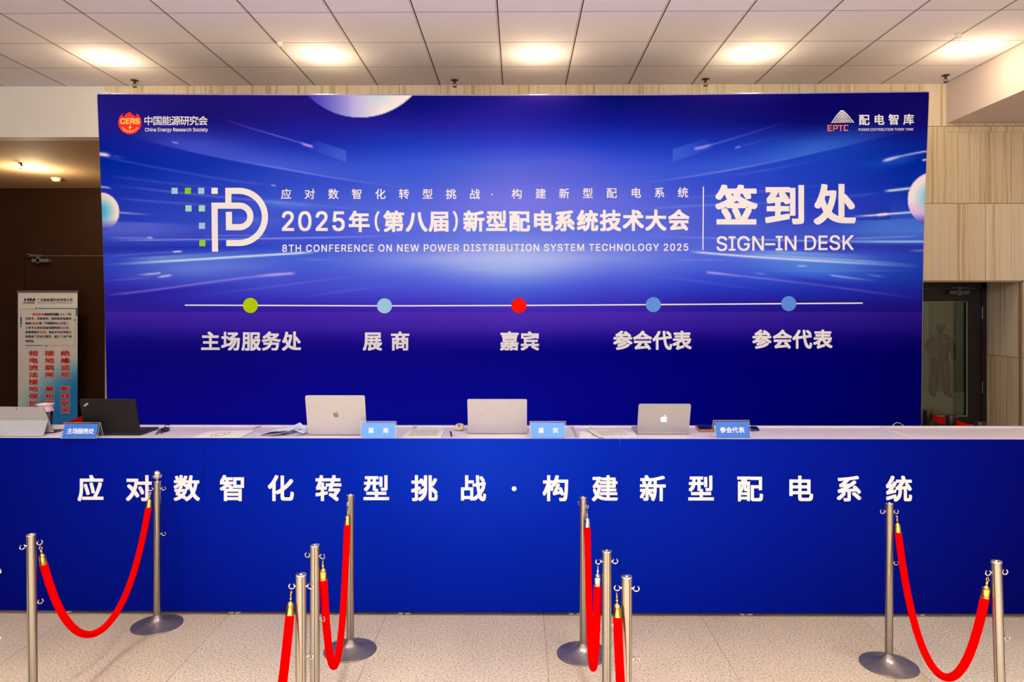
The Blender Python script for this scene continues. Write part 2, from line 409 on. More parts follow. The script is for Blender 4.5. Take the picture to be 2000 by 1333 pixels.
class Text:
    """collects glyph faces in (u right, v down) units, mapped by fmap(u, v, lift)"""
    def __init__(s, fmap): s.mb = MB(); s.fmap = fmap
    def put(s, uv, fs, bold, lift=0.0):
        ring = [(0, 0)]
        if bold > 0:
            m_ = 2 if bold > 1.6 else 1
            for i in range(-m_, m_ + 1):
                for j in range(-m_, m_ + 1):
                    if i or j: ring.append((bold * i / m_, bold * j / m_))
        for i, (dx, dy) in enumerate(ring):
            s.mb.add([s.fmap(u + dx, v + dy, lift + i * 2e-5) for u, v in uv], [tuple(reversed(f)) for f in fs])
    def cjk(s, chars, xs, ys, size, bold=0, sx=1.0, rot=0, lift=0):
        """chars centred at xs, ys; size = height of a square glyph's ink"""
        if not hasattr(ys, '__len__'): ys = [ys] * len(chars)
        k = size / REFH
        for i, ch in enumerate(chars):
            if ch == ' ': continue
            a, fs = glyph(ch)
            if ch in '（）':
                cx = (a[:, 0].min() + a[:, 0].max()) / 2
            else: cx = REFC[0]
            r = rot[i] if hasattr(rot, '__len__') else rot
            uv = []
            for p in a:
                du = (p[0] - cx) * k * sx; dv = -(p[1] - REFC[1]) * k
                uv.append((xs[i] + du * math.cos(r) - dv * math.sin(r), ys[i] + du * math.sin(r) + dv * math.cos(r)))
            s.put(uv, fs, bold, lift)
    def row(s, string, x0, x1, y, size, bold=0, sx=1.0, y1=None, lift=0):
        n = len(string); y1 = y if y1 is None else y1
        s.cjk(string, [x0 + (x1 - x0) * i / max(1, n - 1) for i in range(n)], [y + (y1 - y) * i / max(1, n - 1) for i in range(n)], size, bold, sx, lift=lift)
    def latin(s, string, x0, x1, yt, yb, bold=0, dyr=0.0, spacing=1.0, slant=0.0, lift=0):
        """fit: ink spans x0..x1, capitals span yt..yb"""
        a, fs = latin_glyphs(string, (spacing - 1) * .6); cap = letter('H')[0]
        ch = cap[:, 1].max(); kx = (x1 - x0) / (a[:, 0].max() - a[:, 0].min()); ky = (yb - yt) / ch; mn = a[:, 0].min()
        uv = [(x0 + (p[0] - mn) * kx + slant * p[1] * ky, yb - p[1] * ky + dyr * (p[0] - mn) * kx / (x1 - x0)) for p in a]
        s.put(uv, fs, bold, lift)
    def disc(s, x, y, r, lift=0, n=40):
        s.mb.add([s.fmap(x + r * math.cos(2 * math.pi * k / n), y - r * math.sin(2 * math.pi * k / n), lift) for k in range(n)], [tuple(range(n))])
    def poly(s, pts, lift=0):
        s.mb.add([s.fmap(u, v, lift) for u, v in pts], [tuple(range(len(pts)))])
    def rect(s, x0, y0, x1, y1, lift=0): s.poly([(x0, y1), (x1, y1), (x1, y0), (x0, y0)], lift)
    def stroke(s, pts, w, lift=0):
        L = []; Rr = []; n = len(pts)
        for i in range(n):
            p = Vector(pts[i]); d0 = (p - Vector(pts[i - 1])).normalized() if i else None; d1 = (Vector(pts[i + 1]) - p).normalized() if i < n - 1 else None
            d0 = d0 or d1; d1 = d1 or d0
            n0 = Vector((-d0.y, d0.x)); n1 = Vector((-d1.y, d1.x)); m = (n0 + n1).normalized(); k = (w / 2) / max(0.3, m.dot(n0))
            L.append(p + m * k); Rr.append(p - m * k)
        for i in range(n - 1):
            s.mb.add([s.fmap(q[0], q[1], lift) for q in (L[i], L[i + 1], Rr[i + 1], Rr[i])], [(0, 1, 2, 3)])
    def build(s, name, m, parent): return s.mb.build(name, m, parent, smooth=False)

# ================================================================== THE SETTING
YW = 7.0                      # plane of the stone wall
ZC = HC + 2.13                # ceiling
struct('floor', B((-9, -6, -0.12), (9, 20, 0)), M_floor, smooth=False)
XS = X(205, YW); XO1 = X(1993, YW); XO0 = X(1740, YW); ZO = Z(549, YW, 1900)
ZB = Z(241, YW, 1850); XB = X(1849, YW)
struct('ceiling', B((-9, -6, ZC), (9, YW + 0.25, ZC + 0.1)), M_ceil, smooth=False)
# stone wall with the door opening
w = MB(); w.box((XS, YW, 0), (XO0, YW + 0.2, ZC)); w.box((XO0, YW, ZO), (XO1, YW + 0.2, ZC)); w.box((XO1, YW, 0), (7.5, YW + 0.2, ZC))
w.box((XO1, YW + 0.2, 0), (XO1 + 0.15, YW + 0.55, ZO + 0.2)); w.box((XO0, YW + 0.2, ZO), (XO1, YW + 0.55, ZO + 0.2))
w.box((XS - 0.0, YW + 0.2, 0), (XS + 0.2, 10.0, ZC))
struct('wall_back', w, M_stone, smooth=False)
tr = MB(); tr.box((XO0, YW - 0.012, ZO - 0.012), (XO1 + 0.02, YW + 0.02, ZO + 0.004)); tr.box((XO1 - 0.002, YW - 0.012, 0), (XO1 + 0.018, YW + 0.02, ZO))
struct('trim_1', tr, mat('door_trim', rgb(150, 128, 100), 0.4), smooth=False)
struct('trim_2', B((XB + 0.0, YW - 0.01, ZB - 0.085), (7.5, YW - 0.0005, ZB - 0.02)), M_stone, smooth=False)
# right hand bulkhead and side walls
struct('ceiling_bulkhead', B((XB, -6, ZB), (9, YW - 0.002, ZC - 0.002)), M_beam, smooth=False)
struct('wall_right', B((7.5, -6, 0), (7.7, YW, ZB)), M_stone, smooth=False)
struct('wall_left', B((-9.2, -6, 0), (-9, 10, ZC)), M_wood, smooth=False)
# left recess: white fascia, lower ceiling, dark wall with a door
ZL = Z(268, YW, 100)
struct('ceiling_fascia', B((-9, YW, ZL), (XS - 0.002, YW + 0.15, ZC - 0.002)), M_white, smooth=False)
struct('ceiling_recess', B((-9, YW + 0.15, ZL), (XS, 10.3, ZL + 0.1)), M_lowceil, smooth=False)
XD = X(51, 10); ZD = Z(502, 10, 120)
wl = MB(); wl.box((-9, 10, 0), (XD - 0.03, 10.2, ZL)); wl.box((XD - 0.03, 10, ZD + 0.02), (XS + 0.1, 10.2, ZL)); wl.box((X(230, 10), 10, 0), (XS + 0.1, 10.2, ZD + 0.02))
struct('wall_recess', wl, M_wood, smooth=False)
d1 = struct('door_1', B((XD - 0.022, 10.015, 0.01), (X(230, 10) - 0.008, 10.06, ZD + 0.012)), M_wood, smooth=False)
cl = MB(); p = at(79, 509, 9.96); cl.box((p.x - 0.10, 9.93, p.z - 0.025), (p.x + 0.125, 9.999, p.z + 0.02)); cl.box((p.x - 0.17, 9.93, p.z + 0.055), (p.x + 0.03, 9.95, p.z + 0.075))
cl.box((p.x - 0.04, 9.93, p.z - 0.04), (p.x - 0.0, 9.96, p.z + 0.06)); cl.box((p.x - 0.17, 9.93, p.z + 0.05), (p.x - 0.13, 9.9995, p.z + 0.09))
cl.build('door_closer', M_alu, d1, smooth=False)
# right hand door, set back in the reveal
YD = 7.5
dx1 = X(1927, YD); zt = Z(552, YD, 1900)
fr = MB(); fr.box((XO0, YD, zt - 0.06), (dx1, YD + 0.08, ZO + 0.1)); fr.box((dx1 - 0.05, YD, 0), (dx1 + 0.05, YD + 0.08, zt)); fr.box((XO0 - 0.6, YD, 0), (XO0, YD + 0.08, ZO + 0.1))
struct('door_frame_right', fr, M_black, smooth=False)
gx0, gx1 = XO0 + 0.2, X(1889.5, YD); gz1, gz0 = Z(590, YD, 1850), Z(812, YD, 1850); lx1 = dx1 - 0.056
dd = MB(); dd.box((gx1, YD + 0.005, 0.01), (lx1, YD + 0.055, zt - 0.064)); dd.box((XO0 + 0.005, YD + 0.005, 0.01), (gx0, YD + 0.055, zt - 0.064))
dd.box((gx0, YD + 0.005, gz1), (gx1, YD + 0.055, zt - 0.064)); dd.box((gx0, YD + 0.005, 0.01), (gx1, YD + 0.055, gz0))
d2 = struct('door_2', dd, M_black, smooth=False)
B((gx0, YD + 0.025, gz0), (gx1, YD + 0.033, gz1)).build('glass_pane', M_glass, d2, smooth=False)
bd = MB(); t_ = 0.011
bd.box((gx1 - t_, YD - 0.002, gz0), (gx1, YD + 0.006, gz1)); bd.box((gx0, YD - 0.002, gz0 - t_), (gx1, YD + 0.006, gz0)); bd.box((gx0, YD - 0.002, gz1), (gx1, YD + 0.006, gz1 + 0.005))
bd.build('glazing_bead', mat('bead_steel', rgb(135, 150, 148), 0.35, metal=0.6), d2, smooth=False)
cl = MB(); p = at(1872, 571, YD - 0.03); cl.box((p.x - 0.10, YD - 0.05, p.z - 0.022), (p.x + 0.10, YD + 0.004, p.z + 0.016)); cl.box((p.x - 0.08, YD - 0.045, p.z + 0.04), (p.x + 0.10, YD - 0.03, p.z + 0.052))
cl.box((p.x - 0.02, YD - 0.055, p.z - 0.035), (p.x + 0.015, YD - 0.03, p.z + 0.055)); cl.build('door_closer', mat('closer_grey', rgb(92, 98, 100), 0.35, metal=0.5), d2, smooth=False)
for zc in (Z(612, YD, 1918), Z(757, YD, 1917)):
    h = MB(); xh = X(1918, YD)
    for k in range(5): h.lathe([(0.006, 0), (0.006, 0.02)], 10, (xh, YD - 0.004, zc - 0.06 + k * 0.025))
    h.build('hinge', M_steel, d2)
# the room beyond the glass
g = MB(); g.box((2.6, 16.2, 0), (14, 16.4, 4)); g.box((14, 7.75, 0), (14.2, 16.2, 4)); g.box((2.4, 8.0, 0), (2.6, 16.2, 4))
struct('wall_far_room', g, M_wallgreen, smooth=False)
struct('ceiling_far_room', B((2.4, 7.76, 3.2), (14.2, 16.4, 3.3)), M_wallgreen, smooth=False)
struct('trim_3', B((X(1790, 15.9), 15.9, 0), (X(1814, 15.9), 16.19, 3.19)), M_pillar, smooth=False)
struct('floor_far_room', B((9, 7.7, -0.12), (14.2, 16.4, 0)), M_floor, smooth=False)
for lx in (7.4, 11.4): lamp('far_room_fill', 'POINT', (lx, 15.75, 2.7), 30, (0.88, 1.0, 0.82), 0.15)  # added lamps out of view: light the back wall, leave the figure dark

# ------------------------------------------------------------------ ceiling fittings
def downlight(x, y, z, label, r=0.085, energy=8.5, group='round downlights in the tiled ceiling'):
    t = thing('downlight', label, 'ceiling light', (x, y, z), group)
    MB().lathe([(r, 0.0), (r + 0.022, 0.0), (r + 0.022, -0.004), (r + 0.004, -0.010), (r - 0.004, -0.006), (r - 0.004, 0.0)], 40, (x, y, z), cap=False).build('trim_ring', M_white, t)
    MB().lathe([(r - 0.003, -0.003), (r - 0.012, -0.012), (r * 0.6, -0.017), (0.002, -0.019)], 40, (x, y, z)).build('diffuser', M_lamp, t)
    lamp('downlight_glow', 'POINT', (x, y, z - 0.19), energy, WARM, 0.07)
    return t
for (px, py), lb in zip(((215, 115), (632, 108.5), (1051, 106.5), (1469, 105), (1898, 93)),
        ('lit round downlight in tiled ceiling above the left end of the blue backdrop', 'lit round downlight in tiled ceiling above the sphere at the backdrop top',
         'lit round downlight in tiled ceiling above the middle of the backdrop', 'lit round downlight in tiled ceiling above the right half of the backdrop',
         'lit round downlight in tiled ceiling next to the white bulkhead')):
    p = atz(px, py, ZC); downlight(p.x, p.y, ZC, lb)
p = atz(64, 329, ZL); downlight(p.x, p.y, ZL, 'lit round downlight in the low tan ceiling at far left', 0.085, 36, 'downlight of the low recess ceiling')

def sprinkler(px, py, z, label):
    p = atz(px, py, z); x, y = p.x, p.y
    t = thing('fire_sprinkler', label, 'sprinkler', (x, y, z), 'dark sprinkler heads on the ceilings')
    MB().lathe([(0.036, 0), (0.036, -0.003), (0.02, -0.010), (0.012, -0.012)], 24, (x, y, z)).build('escutcheon', M_steel if False else M_groove, t)
    f = MB().lathe([(0.010, -0.01), (0.010, -0.032), (0.006, -0.034)], 12, (x, y, z))
    for s_ in (-1, 1): f.tube([(x + s_ * 0.008, y, z - 0.03), (x + s_ * 0.016, y, z - 0.045), (x + s_ * 0.006, y, z - 0.062)], 0.0028, 6)
    f.build('nozzle', M_dark, t)
    MB().lathe([(0.020, -0.062), (0.020, -0.065), (0.004, -0.067)], 16, (x, y, z)).build('deflector', M_dark, t)
sprinkler(263, 157, ZC, 'dark fire sprinkler on ceiling near the left corner of the backdrop')
sprinkler(888, 156.5, ZC, 'dark fire sprinkler on ceiling just left of the backdrop centre')
sprinkler(1378, 154.5, ZC, 'dark fire sprinkler on ceiling above the words on the right half')
sprinkler(1847, 147, ZC, 'dark fire sprinkler on ceiling at the corner of the white bulkhead')
sprinkler(42, 319, ZL, 'dark fire sprinkler on low tan ceiling beside its downlight')
def detector(px, py, z, label, s_=1.0):
    p = atz(px, py, z)
    t = thing('smoke_detector', label, 'smoke detector', (p.x, p.y, z))
    MB().lathe([(0.05 * s_, 0), (0.05 * s_, -0.01), (0.046 * s_, -0.014)], 28, (p.x, p.y, z)).build('mounting_plate', M_white, t)
    MB().lathe([(0.040 * s_, -0.014), (0.042 * s_, -0.028), (0.032 * s_, -0.042), (0.012 * s_, -0.047)], 28, (p.x, p.y, z)).build('sensor_head', M_white, t)
detector(110, 348, ZL, 'white round smoke detector under the low tan ceiling at left', 1.25)
for (px, py, lb) in ((546, 83.5, 'small white ceiling sensor at a tile corner, left of centre'), (1873, 68, 'small white ceiling sensor beside the bulkhead downlight')):
    p = atz(px, py, ZC)
    t = thing('ceiling_sensor', lb, 'sensor', (p.x, p.y, ZC), 'small white sensors on the tiled ceiling')
    MB().lathe([(0.024, 0), (0.024, -0.006), (0.020, -0.008)], 20, (p.x, p.y, ZC)).build('mounting_plate', M_white, t)
    MB().lathe([(0.018, -0.008), (0.017, -0.026), (0.008, -0.030)], 20, (p.x, p.y, ZC)).build('sensor_head', M_white, t)

# ================================================================== THE BACKDROP
YB = 5.6
TOPX = [190, 420, 700, 1000, 1300, 1560, 1814]; TOPY = [184.5, 185.5, 186.5, 187, 186, 183, 180]
def ytop(x): return np.interp(x, TOPX, TOPY)
def xl(y): return np.interp(y, [180, 320, 460, 620, 800, 3000], [190, 195.5, 201, 205.5, 209.5, 212])
def xr(y): return np.interp(y, [180, 320, 460, 620, 800, 3000], [1814.5, 1809, 1804, 1801.3, 1799.5, 1798])
bx, bz = at(1000, 400, YB).x, 0
bd_root = thing('backdrop', 'huge blue printed sign-in backdrop standing behind the counter', 'backdrop', (bx, YB, 0))
# printed artwork: colour table (display colours of the print), then light trails and spheres
TX = [200, 400, 600, 800, 1000, 1200, 1400, 1600, 1800]
TAB = {
190: "30,25,125 28,20,115 30,18,122 8,14,108 24,20,130 5,12,100 20,14,108 8,6,95 16,10,95",
215: "32,26,132 24,18,112 30,20,125 14,16,120 34,26,145 10,16,118 18,16,112 8,6,98 16,10,98",
240: "32,26,142 22,18,115 30,24,140 28,26,145 34,32,160 15,22,142 16,20,125 10,10,105 18,12,105",
280: "14,30,152 30,45,170 22,38,165 26,52,182 42,56,192 22,50,186 22,48,175 24,64,180 10,30,145",
320: "0,36,160 16,45,172 38,66,195 45,80,205 70,92,210 50,76,206 38,70,200 22,60,188 0,38,155",
360: "15,44,172 34,60,184 46,72,196 62,88,208 92,102,216 72,92,211 46,72,200 30,58,188 10,38,160",
400: "30,54,180 42,64,188 64,90,210 76,96,216 102,112,221 86,100,216 60,82,206 40,60,190 24,58,182",
430: "34,56,184 46,72,196 62,86,208 84,104,220 100,114,224 88,106,218 64,86,206 44,66,194 44,80,196",
450: "60,80,200 56,76,198 58,80,206 80,100,218 92,114,225 84,104,220 68,88,206 58,82,200 62,110,214",
480: "36,52,178 38,58,188 56,78,206 84,108,220 112,134,226 92,114,222 72,94,214 56,76,200 34,54,176",
505: "46,70,196 66,98,212 66,96,214 110,130,226 150,172,232 108,130,224 72,96,216 74,110,218 30,58,176",
522: "46,66,194 80,108,216 66,90,212 96,120,224 134,160,232 92,114,222 64,92,214 70,118,220 26,56,176",
540: "48,58,190 70,92,210 64,80,208 80,98,218 112,138,228 76,96,216 50,76,206 48,88,208 25,52,168",
565: "42,40,170 54,60,196 60,70,202 68,80,212 72,104,220 58,72,204 38,54,190 30,48,178 24,38,150",
590: "40,32,156 44,40,176 50,48,184 58,58,200 56,78,210 50,50,190 34,32,162 30,28,148 24,22,132",
608: "46,30,152 44,28,154 48,30,160 56,32,170 58,36,176 50,32,166 34,22,146 28,18,132 26,14,116",
611: "60,38,168 62,38,170 65,38,174 72,42,180 78,45,182 68,42,174 54,34,158 48,30,148 38,20,128",
640: "45,28,156 50,30,160 54,32,164 58,34,168 60,36,168 52,30,160 44,24,148 36,20,138 28,14,118",
665: "20,14,136 24,14,136 28,16,142 30,16,144 30,16,146 22,12,138 18,8,126 14,6,116 12,4,104",
690: "12,9,130 14,8,126 14,8,136 12,8,138 10,6,136 6,3,130 4,1,120 2,0,110 4,0,98",
740: "12,8,142 12,8,142 12,9,150 11,10,154 10,10,152 5,5,144 2,2,132 0,0,122 0,0,106",
800: "14,10,156 14,10,160 13,12,164 12,14,168 12,13,166 6,7,154 2,3,138 0,0,128 0,0,112",
870: "10,14,160 10,14,162 10,16,164 8,18,166 6,16,164 2,8,150 0,2,132 0,0,118 0,0,108",
}
TR = [ # points, colour, strength, width up, width down, fade at start, fade at end (fractions)
 ([(421,227),(495,252),(568,273),(600,284),(613,287)],(150,135,230),.55,1.3,1.3,.6,.02),
 ([(586,279),(600,284),(613,287)],(185,165,238),.8,2.6,2.6,.3,.2), ([(334,277),(351,280.5)],(215,215,245),.75,1.6,1.6,.3,.3),
 ([(240,262),(348,290),(432,309),(516,323),(600,338),(700,355),(800,367)],(88,108,222),.55,34,1.5,.25,.5),
 ([(400,303),(516,323),(600,338),(700,355),(800,367)],(145,160,240),.55,1.5,1.5,.5,.6),
 ([(192,301),(205,302.5),(219,305)],(238,236,246),1,3.6,3.2,.0,.45), ([(219,305),(250,309)],(90,120,215),.4,3,3,.1,.7),
 ([(197,306),(306,327),(411,346),(537,362)],(110,120,220),.32,1.6,2.2,.1,.1), ([(528,361.5),(540,363)],(210,210,250),.7,1.4,1.4,.3,.3),
 ([(201,341),(327,357),(442,369)],(100,115,215),.25,1.5,3,.2,.2), ([(197,365),(219,368)],(205,220,248),.8,1.6,1.6,.0,.4),
 ([(201,360),(335,374),(442,386),(600,400),(685,406),(790,412)],(125,140,232),.42,1.5,2.5,.2,.5), ([(500,392),(560,397),(640,404)],(95,150,235),.55,5,9,.3,.8),
 ([(226,387),(327,395),(413,401)],(120,130,225),.35,1.6,2.6,.2,.1), ([(233,415.5),(302,420)],(200,210,250),.65,1.6,1.6,.0,.8),
 ([(200,434),(300,436.5),(390,441)],(92,108,216),.62,1.2,30,.0,.5), ([(440,425),(520,428),(560,431)],(95,125,220),.4,2,14,.3,.5),
 ([(203,465),(306,465)],(150,165,238),.5,1.5,1.5,.3,.2), ([(286,464.5),(300,465)],(230,235,250),.7,1.4,1.4,.3,.3),
 ([(203,470),(390,468),(600,465),(690,463),(775,461)],(175,180,242),.6,1.5,1.5,.15,.25), ([(390,461),(524,460)],(150,160,238),.45,1.3,1.3,.2,.1),
 ([(200,484),(300,482),(430,480),(560,478)],(28,42,168),.55,1.0,11,.0,.6),
 ([(203,501),(280,496),(358,491)],(120,130,225),.5,1.4,1.4,.2,.1), ([(335,492.5),(358,491)],(240,238,250),.85,1.6,1.6,.3,.3),
 ([(230,504.5),(306,502),(411,495),(520,488)],(118,156,228),.7,1.3,12,.25,.7), ([(230,540),(330,528),(430,520),(560,515)],(108,135,226),.55,16,14,.5,.6),
 ([(203,517.5),(306,512),(411,505),(516,499),(600,494),(622,492)],(206,236,248),1,1.9,1.9,.35,.08),
 ([(266,537),(290,536),(316,533)],(210,220,248),.8,1.6,1.6,.5,.1), ([(306,542),(337,537.5)],(215,225,248),.85,1.8,1.8,.3,.2), ([(203,549),(300,542)],(130,140,226),.4,1.4,1.4,.3,.3),
 ([(206,577),(306,566),(400,553),(495,541),(579,534)],(160,140,230),.68,1.7,1.7,.1,.1), ([(495,541),(540,536.5),(580,534)],(190,172,238),.8,2.5,2.5,.4,.15),
 ([(206,582),(306,571),(400,560),(520,552)],(36,26,158),.5,4,16,.1,.6),
 ([(390,577),(495,565),(600,551),(643,546),(740,535)],(120,125,228),.4,1.7,1.7,.4,.4), ([(580,583),(685,567),(786,556)],(105,110,222),.35,1.7,2.5,.3,.4),
 ([(580,507),(664,508)],(150,165,235),.3,1.5,1.5,.3,.5),
 ([(740,512),(860,508),(1000,506),(1120,500)],(150,176,234),.45,14,9,.6,.6), ([(860,530),(960,524),(1060,518)],(150,176,234),.35,7,5,.6,.6),
 ([(1354,292),(1370,288),(1400,280),(1473,258),(1553,233)],(150,135,230),.5,1.3,1.3,.02,.7), ([(1353,291),(1372,288),(1392,282)],(160,165,236),.75,2.6,2.6,.2,.3),
 ([(1433,290),(1448,286)],(170,165,240),.6,2,2,.3,.2), ([(1445,286),(1534,264)],(110,110,225),.3,1.4,1.4,.1,.8),
 ([(1221,363),(1326,348),(1400,337),(1505,317),(1589,299),(1673,278),(1778,255)],(60,106,212),.75,27,1.5,.65,.35),
 ([(1240,360),(1326,348),(1400,337),(1505,317),(1589,299),(1673,278)],(150,165,240),.5,1.5,1.5,.4,.6),
 ([(1400,346),(1526,327),(1652,300)],(105,115,222),.35,1.5,1.5,.3,.6),
 ([(1721,315.5),(1757,306),(1810,295.5)],(190,215,245),.9,1.6,1.6,.1,.0), ([(1722,315.5),(1740,311),(1762,304.5)],(238,238,242),1,3.2,3.0,.3,.5), ([(1660,322),(1740,317),(1806,300)],(40,90,205),.5,9,9,.6,.3),
 ([(1800,314),(1812,311)],(225,235,248),.9,1.7,1.7,.3,.0), ([(1724,374),(1757,370.5),(1782,367.5)],(205,235,245),.95,2.2,2.2,.25,.1), ([(1560,391),(1640,385),(1724,376)],(90,120,220),.35,1.6,3,.5,.2),
 ([(1308,387),(1400,382),(1500,372),(1640,360)],(125,145,232),.4,1.5,2,.3,.6), ([(1232,410),(1337,403),(1400,400),(1578,394)],(130,145,232),.42,1.7,2.6,.3,.4),
 ([(1658,423.5),(1715,420),(1740,418),(1780,415)],(215,238,246),.95,1.6,1.6,.35,.0), ([(1710,421),(1722,419.5),(1738,418)],(242,240,240),1,2.4,2.4,.3,.3),
 ([(1640,434),(1740,430),(1810,427)],(72,118,215),.65,1.5,45,.5,.0), ([(1400,436),(1450,438),(1520,436)],(86,120,215),.4,2,12,.2,.5),
 ([(1236,461),(1330,463),(1400,466),(1505,469),(1662,472),(1806,472)],(150,190,240),.65,1.6,1.6,.5,.0), ([(1640,471),(1720,472),(1806,472)],(150,215,245),.7,2.2,2.2,.6,.0),
 ([(1648,467),(1803,461.5)],(150,180,238),.55,1.3,1.3,.2,.2), ([(1774,490),(1806,489.5)],(170,220,245),.8,1.7,1.7,.5,.0),
 ([(1270,452),(1330,452),(1372,456)],(90,110,222),.5,2,15,.1,.8),
 ([(1440,479),(1600,480),(1700,482),(1806,484)],(38,42,166),.6,6,10,.5,.0),
 ([(1415,490),(1500,491),(1568,493),(1640,497),(1720,502)],(112,158,230),.85,1.3,17,.35,.55), ([(1480,508),(1600,520),(1700,530)],(72,126,222),.6,10,16,.4,.6),
 ([(1345,491.5),(1400,496),(1505,504),(1610,511),(1715,516),(1805,522)],(196,216,246),1,2.0,2.0,.06,.45), ([(1442,494),(1547,502),(1652,508),(1800,519)],(150,200,240),.65,1.5,1.5,.2,.3),
 ([(1553,519.5),(1580,520)],(200,215,246),.7,1.3,1.3,.4,.4), ([(1473,529),(1640,529),(1799,529)],(110,140,230),.35,1.4,1.4,.3,.3),
 ([(1617,537),(1652,542),(1715,549)],(170,190,240),.75,1.6,1.6,.1,.7), ([(1690,536),(1732,542)],(140,170,236),.5,1.4,1.4,.3,.4), ([(1470,533),(1500,537)],(150,160,238),.5,1.6,1.6,.4,.4),
 ([(1375,532),(1400,534),(1484,544),(1589,555),(1694,570),(1801,585)],(140,125,228),.6,1.9,1.9,.02,.35), ([(1378,532),(1400,534),(1450,541)],(170,160,236),.7,2.3,2.3,.1,.7),
 ([(1500,536),(1589,549),(1694,560),(1801,566)],(36,36,168),.5,4,12,.3,.1),
 ([(1232,535),(1337,546),(1400,554),(1515,569)],(105,110,224),.35,1.6,2.2,.4,.5), ([(1303,508),(1400,508),(1440,508)],(140,160,236),.35,1.4,1.4,.3,.3),
]
def art(Xa, Ya):
    """display colour 0..255 for arrays of print coordinates"""
    ys = sorted(TAB); T = np.array([[[float(q) for q in c.split(',')] for c in TAB[y].split()] for y in ys])
    def sm(i, n): return np.clip(i, 0, n - 1)
    fx = np.clip((Xa - 200) / 200.0, 0, 7.999); ix = fx.astype(int); tx = fx - ix; tx = tx * tx * (3 - 2 * tx) * .5 + tx * .5
    fy = np.clip(np.interp(Ya, ys, np.arange(len(ys))), 0, len(ys) - 1.001); iy = fy.astype(int); ty = fy - iy
    c = (T[iy, ix] * ((1 - tx) * (1 - ty))[..., None] + T[iy, ix + 1] * (tx * (1 - ty))[..., None] + T[iy + 1, ix] * ((1 - tx) * ty)[..., None] + T[iy + 1, ix + 1] * (tx * ty)[..., None])
    def blend(c, col, a): return c * (1 - a[..., None]) + np.array(col, float) * a[..., None]
    # angular patches of light
    for P, col, a in (([(618,275),(676,294),(676,317),(592,288)], (70,104,214), .65), ([(1375,271),(1314,292),(1314,316),(1398,288)], (62,104,212), .65)):
        m = np.ones_like(Xa, bool); n = len(P); s0 = 0
        ar = sum(P[i][0] * P[(i + 1) % n][1] - P[(i + 1) % n][0] * P[i][1] for i in range(n))
        for i in range(n):
            x0, y0 = P[i]; x1, y1 = P[(i + 1) % n]; m &= (((x1 - x0) * (Ya - y0) - (y1 - y0) * (Xa - x0)) * np.sign(ar)) >= 0
        f = np.clip(1 - np.abs(Xa - (676 if P[0][0] < 1000 else 1314)) / 85, 0, 1)
        c = blend(c, col, m * a * f)
    m = ((Xa > 1655) & (Xa < 1739) & (Ya > 384) & (Ya < 431)) * np.clip((Xa - 1655) / 60, 0, 1) * np.clip((Ya - 384) / 30, 0, 1)
    c = blend(c, (34, 46, 166), m * .75)
    # glow in the middle and at the top edge
    for (gx, gy, rx, ry, col, a) in ((1010, 505, 150, 20, (165, 186, 236), .55), (1010, 528, 110, 12, (145, 170, 234), .35), (1060, 182, 70, 22, (72, 44, 158), .8), (1440, 182, 90, 16, (40, 26, 130), .6),
                                     (1110, 330, 90, 40, (92, 92, 212), .35), (1060, 395, 130, 30, (112, 116, 222), .35), (1010, 600, 240, 30, (72, 46, 182), .3)):
        c = blend(c, col, a * np.exp(-((Xa - gx) / rx) ** 2 - ((Ya - gy) / ry) ** 2))
    for pts, col, st, wu, wdn, fs, fe in TR:
        px = np.array([p[0] for p in pts], float); py = np.array([p[1] for p in pts], float)
        x0, x1 = px[0], px[-1]
        m = (Xa >= x0) & (Xa <= x1)
        if len(pts) > 2:   # smooth interpolation (low order fit keeps the sweep of the trail)
            k = min(3, len(pts) - 1); co = np.polyfit((px - x0) / (x1 - x0), py, k); yy = np.polyval(co, (Xa - x0) / (x1 - x0))
        else: yy = np.interp(Xa, px, py)
        d = Ya - yy; t = (Xa - x0) / (x1 - x0)
        a = np.where(d < 0, np.exp(-(d / wu) ** 2), np.exp(-(d / wdn) ** 2))
        if fs > 0: a = a * np.clip(t / fs, 0, 1)
        if fe > 0: a = a * np.clip((1 - t) / fe, 0, 1)
        c = blend(c, col, np.where(m, a * st, 0))
    # spheres printed at the edges
    def ball(c, cx, cy, r, fn):
        dx = (Xa - cx) / r; dy = (Ya - cy) / r; q = np.sqrt(dx * dx + dy * dy)
        a = np.clip((1 - q) * r / 1.2 + .5, 0, 1); col = fn(dx, dy, q)
        return c * (1 - a[..., None]) + col * a[..., None]
    L3 = lambda a, b, t: np.array(a, float) * (1 - t[..., None]) + np.array(b, float) * t[..., None]
    def sph_top(dx, dy, q):
        t = np.clip((dx + .70) / 1.2, 0, 1); k = L3((52, 50, 180), (160, 160, 220), np.clip(t / .5, 0, 1)); k = k * (1 - np.clip((t - .45) / .4, 0, 1)[..., None]) + np.array((226, 222, 220.)) * np.clip((t - .45) / .4, 0, 1)[..., None]
        g = .6 * np.exp(-((dx - .28) / .16) ** 2 - ((dy - .70) / .14) ** 2); return L3((0, 0, 0), (160, 205, 218), g) + k * (1 - g[..., None])
    def sph_l(dx, dy, q):
        k = L3((70, 175, 220), (226, 222, 214), np.clip((q - .25) / .6, 0, 1)); b = np.clip((dy - .35) / .55, 0, 1)
        k = k * (1 - b[..., None]) + np.array((60, 70, 200.)) * b[..., None]; g = np.clip((-dy - .55) / .4, 0, 1) * .6 * np.clip(1 - abs(dx - .2) / .6, 0, 1); return k * (1 - g[..., None]) + np.array((236, 190, 215.)) * g[..., None]
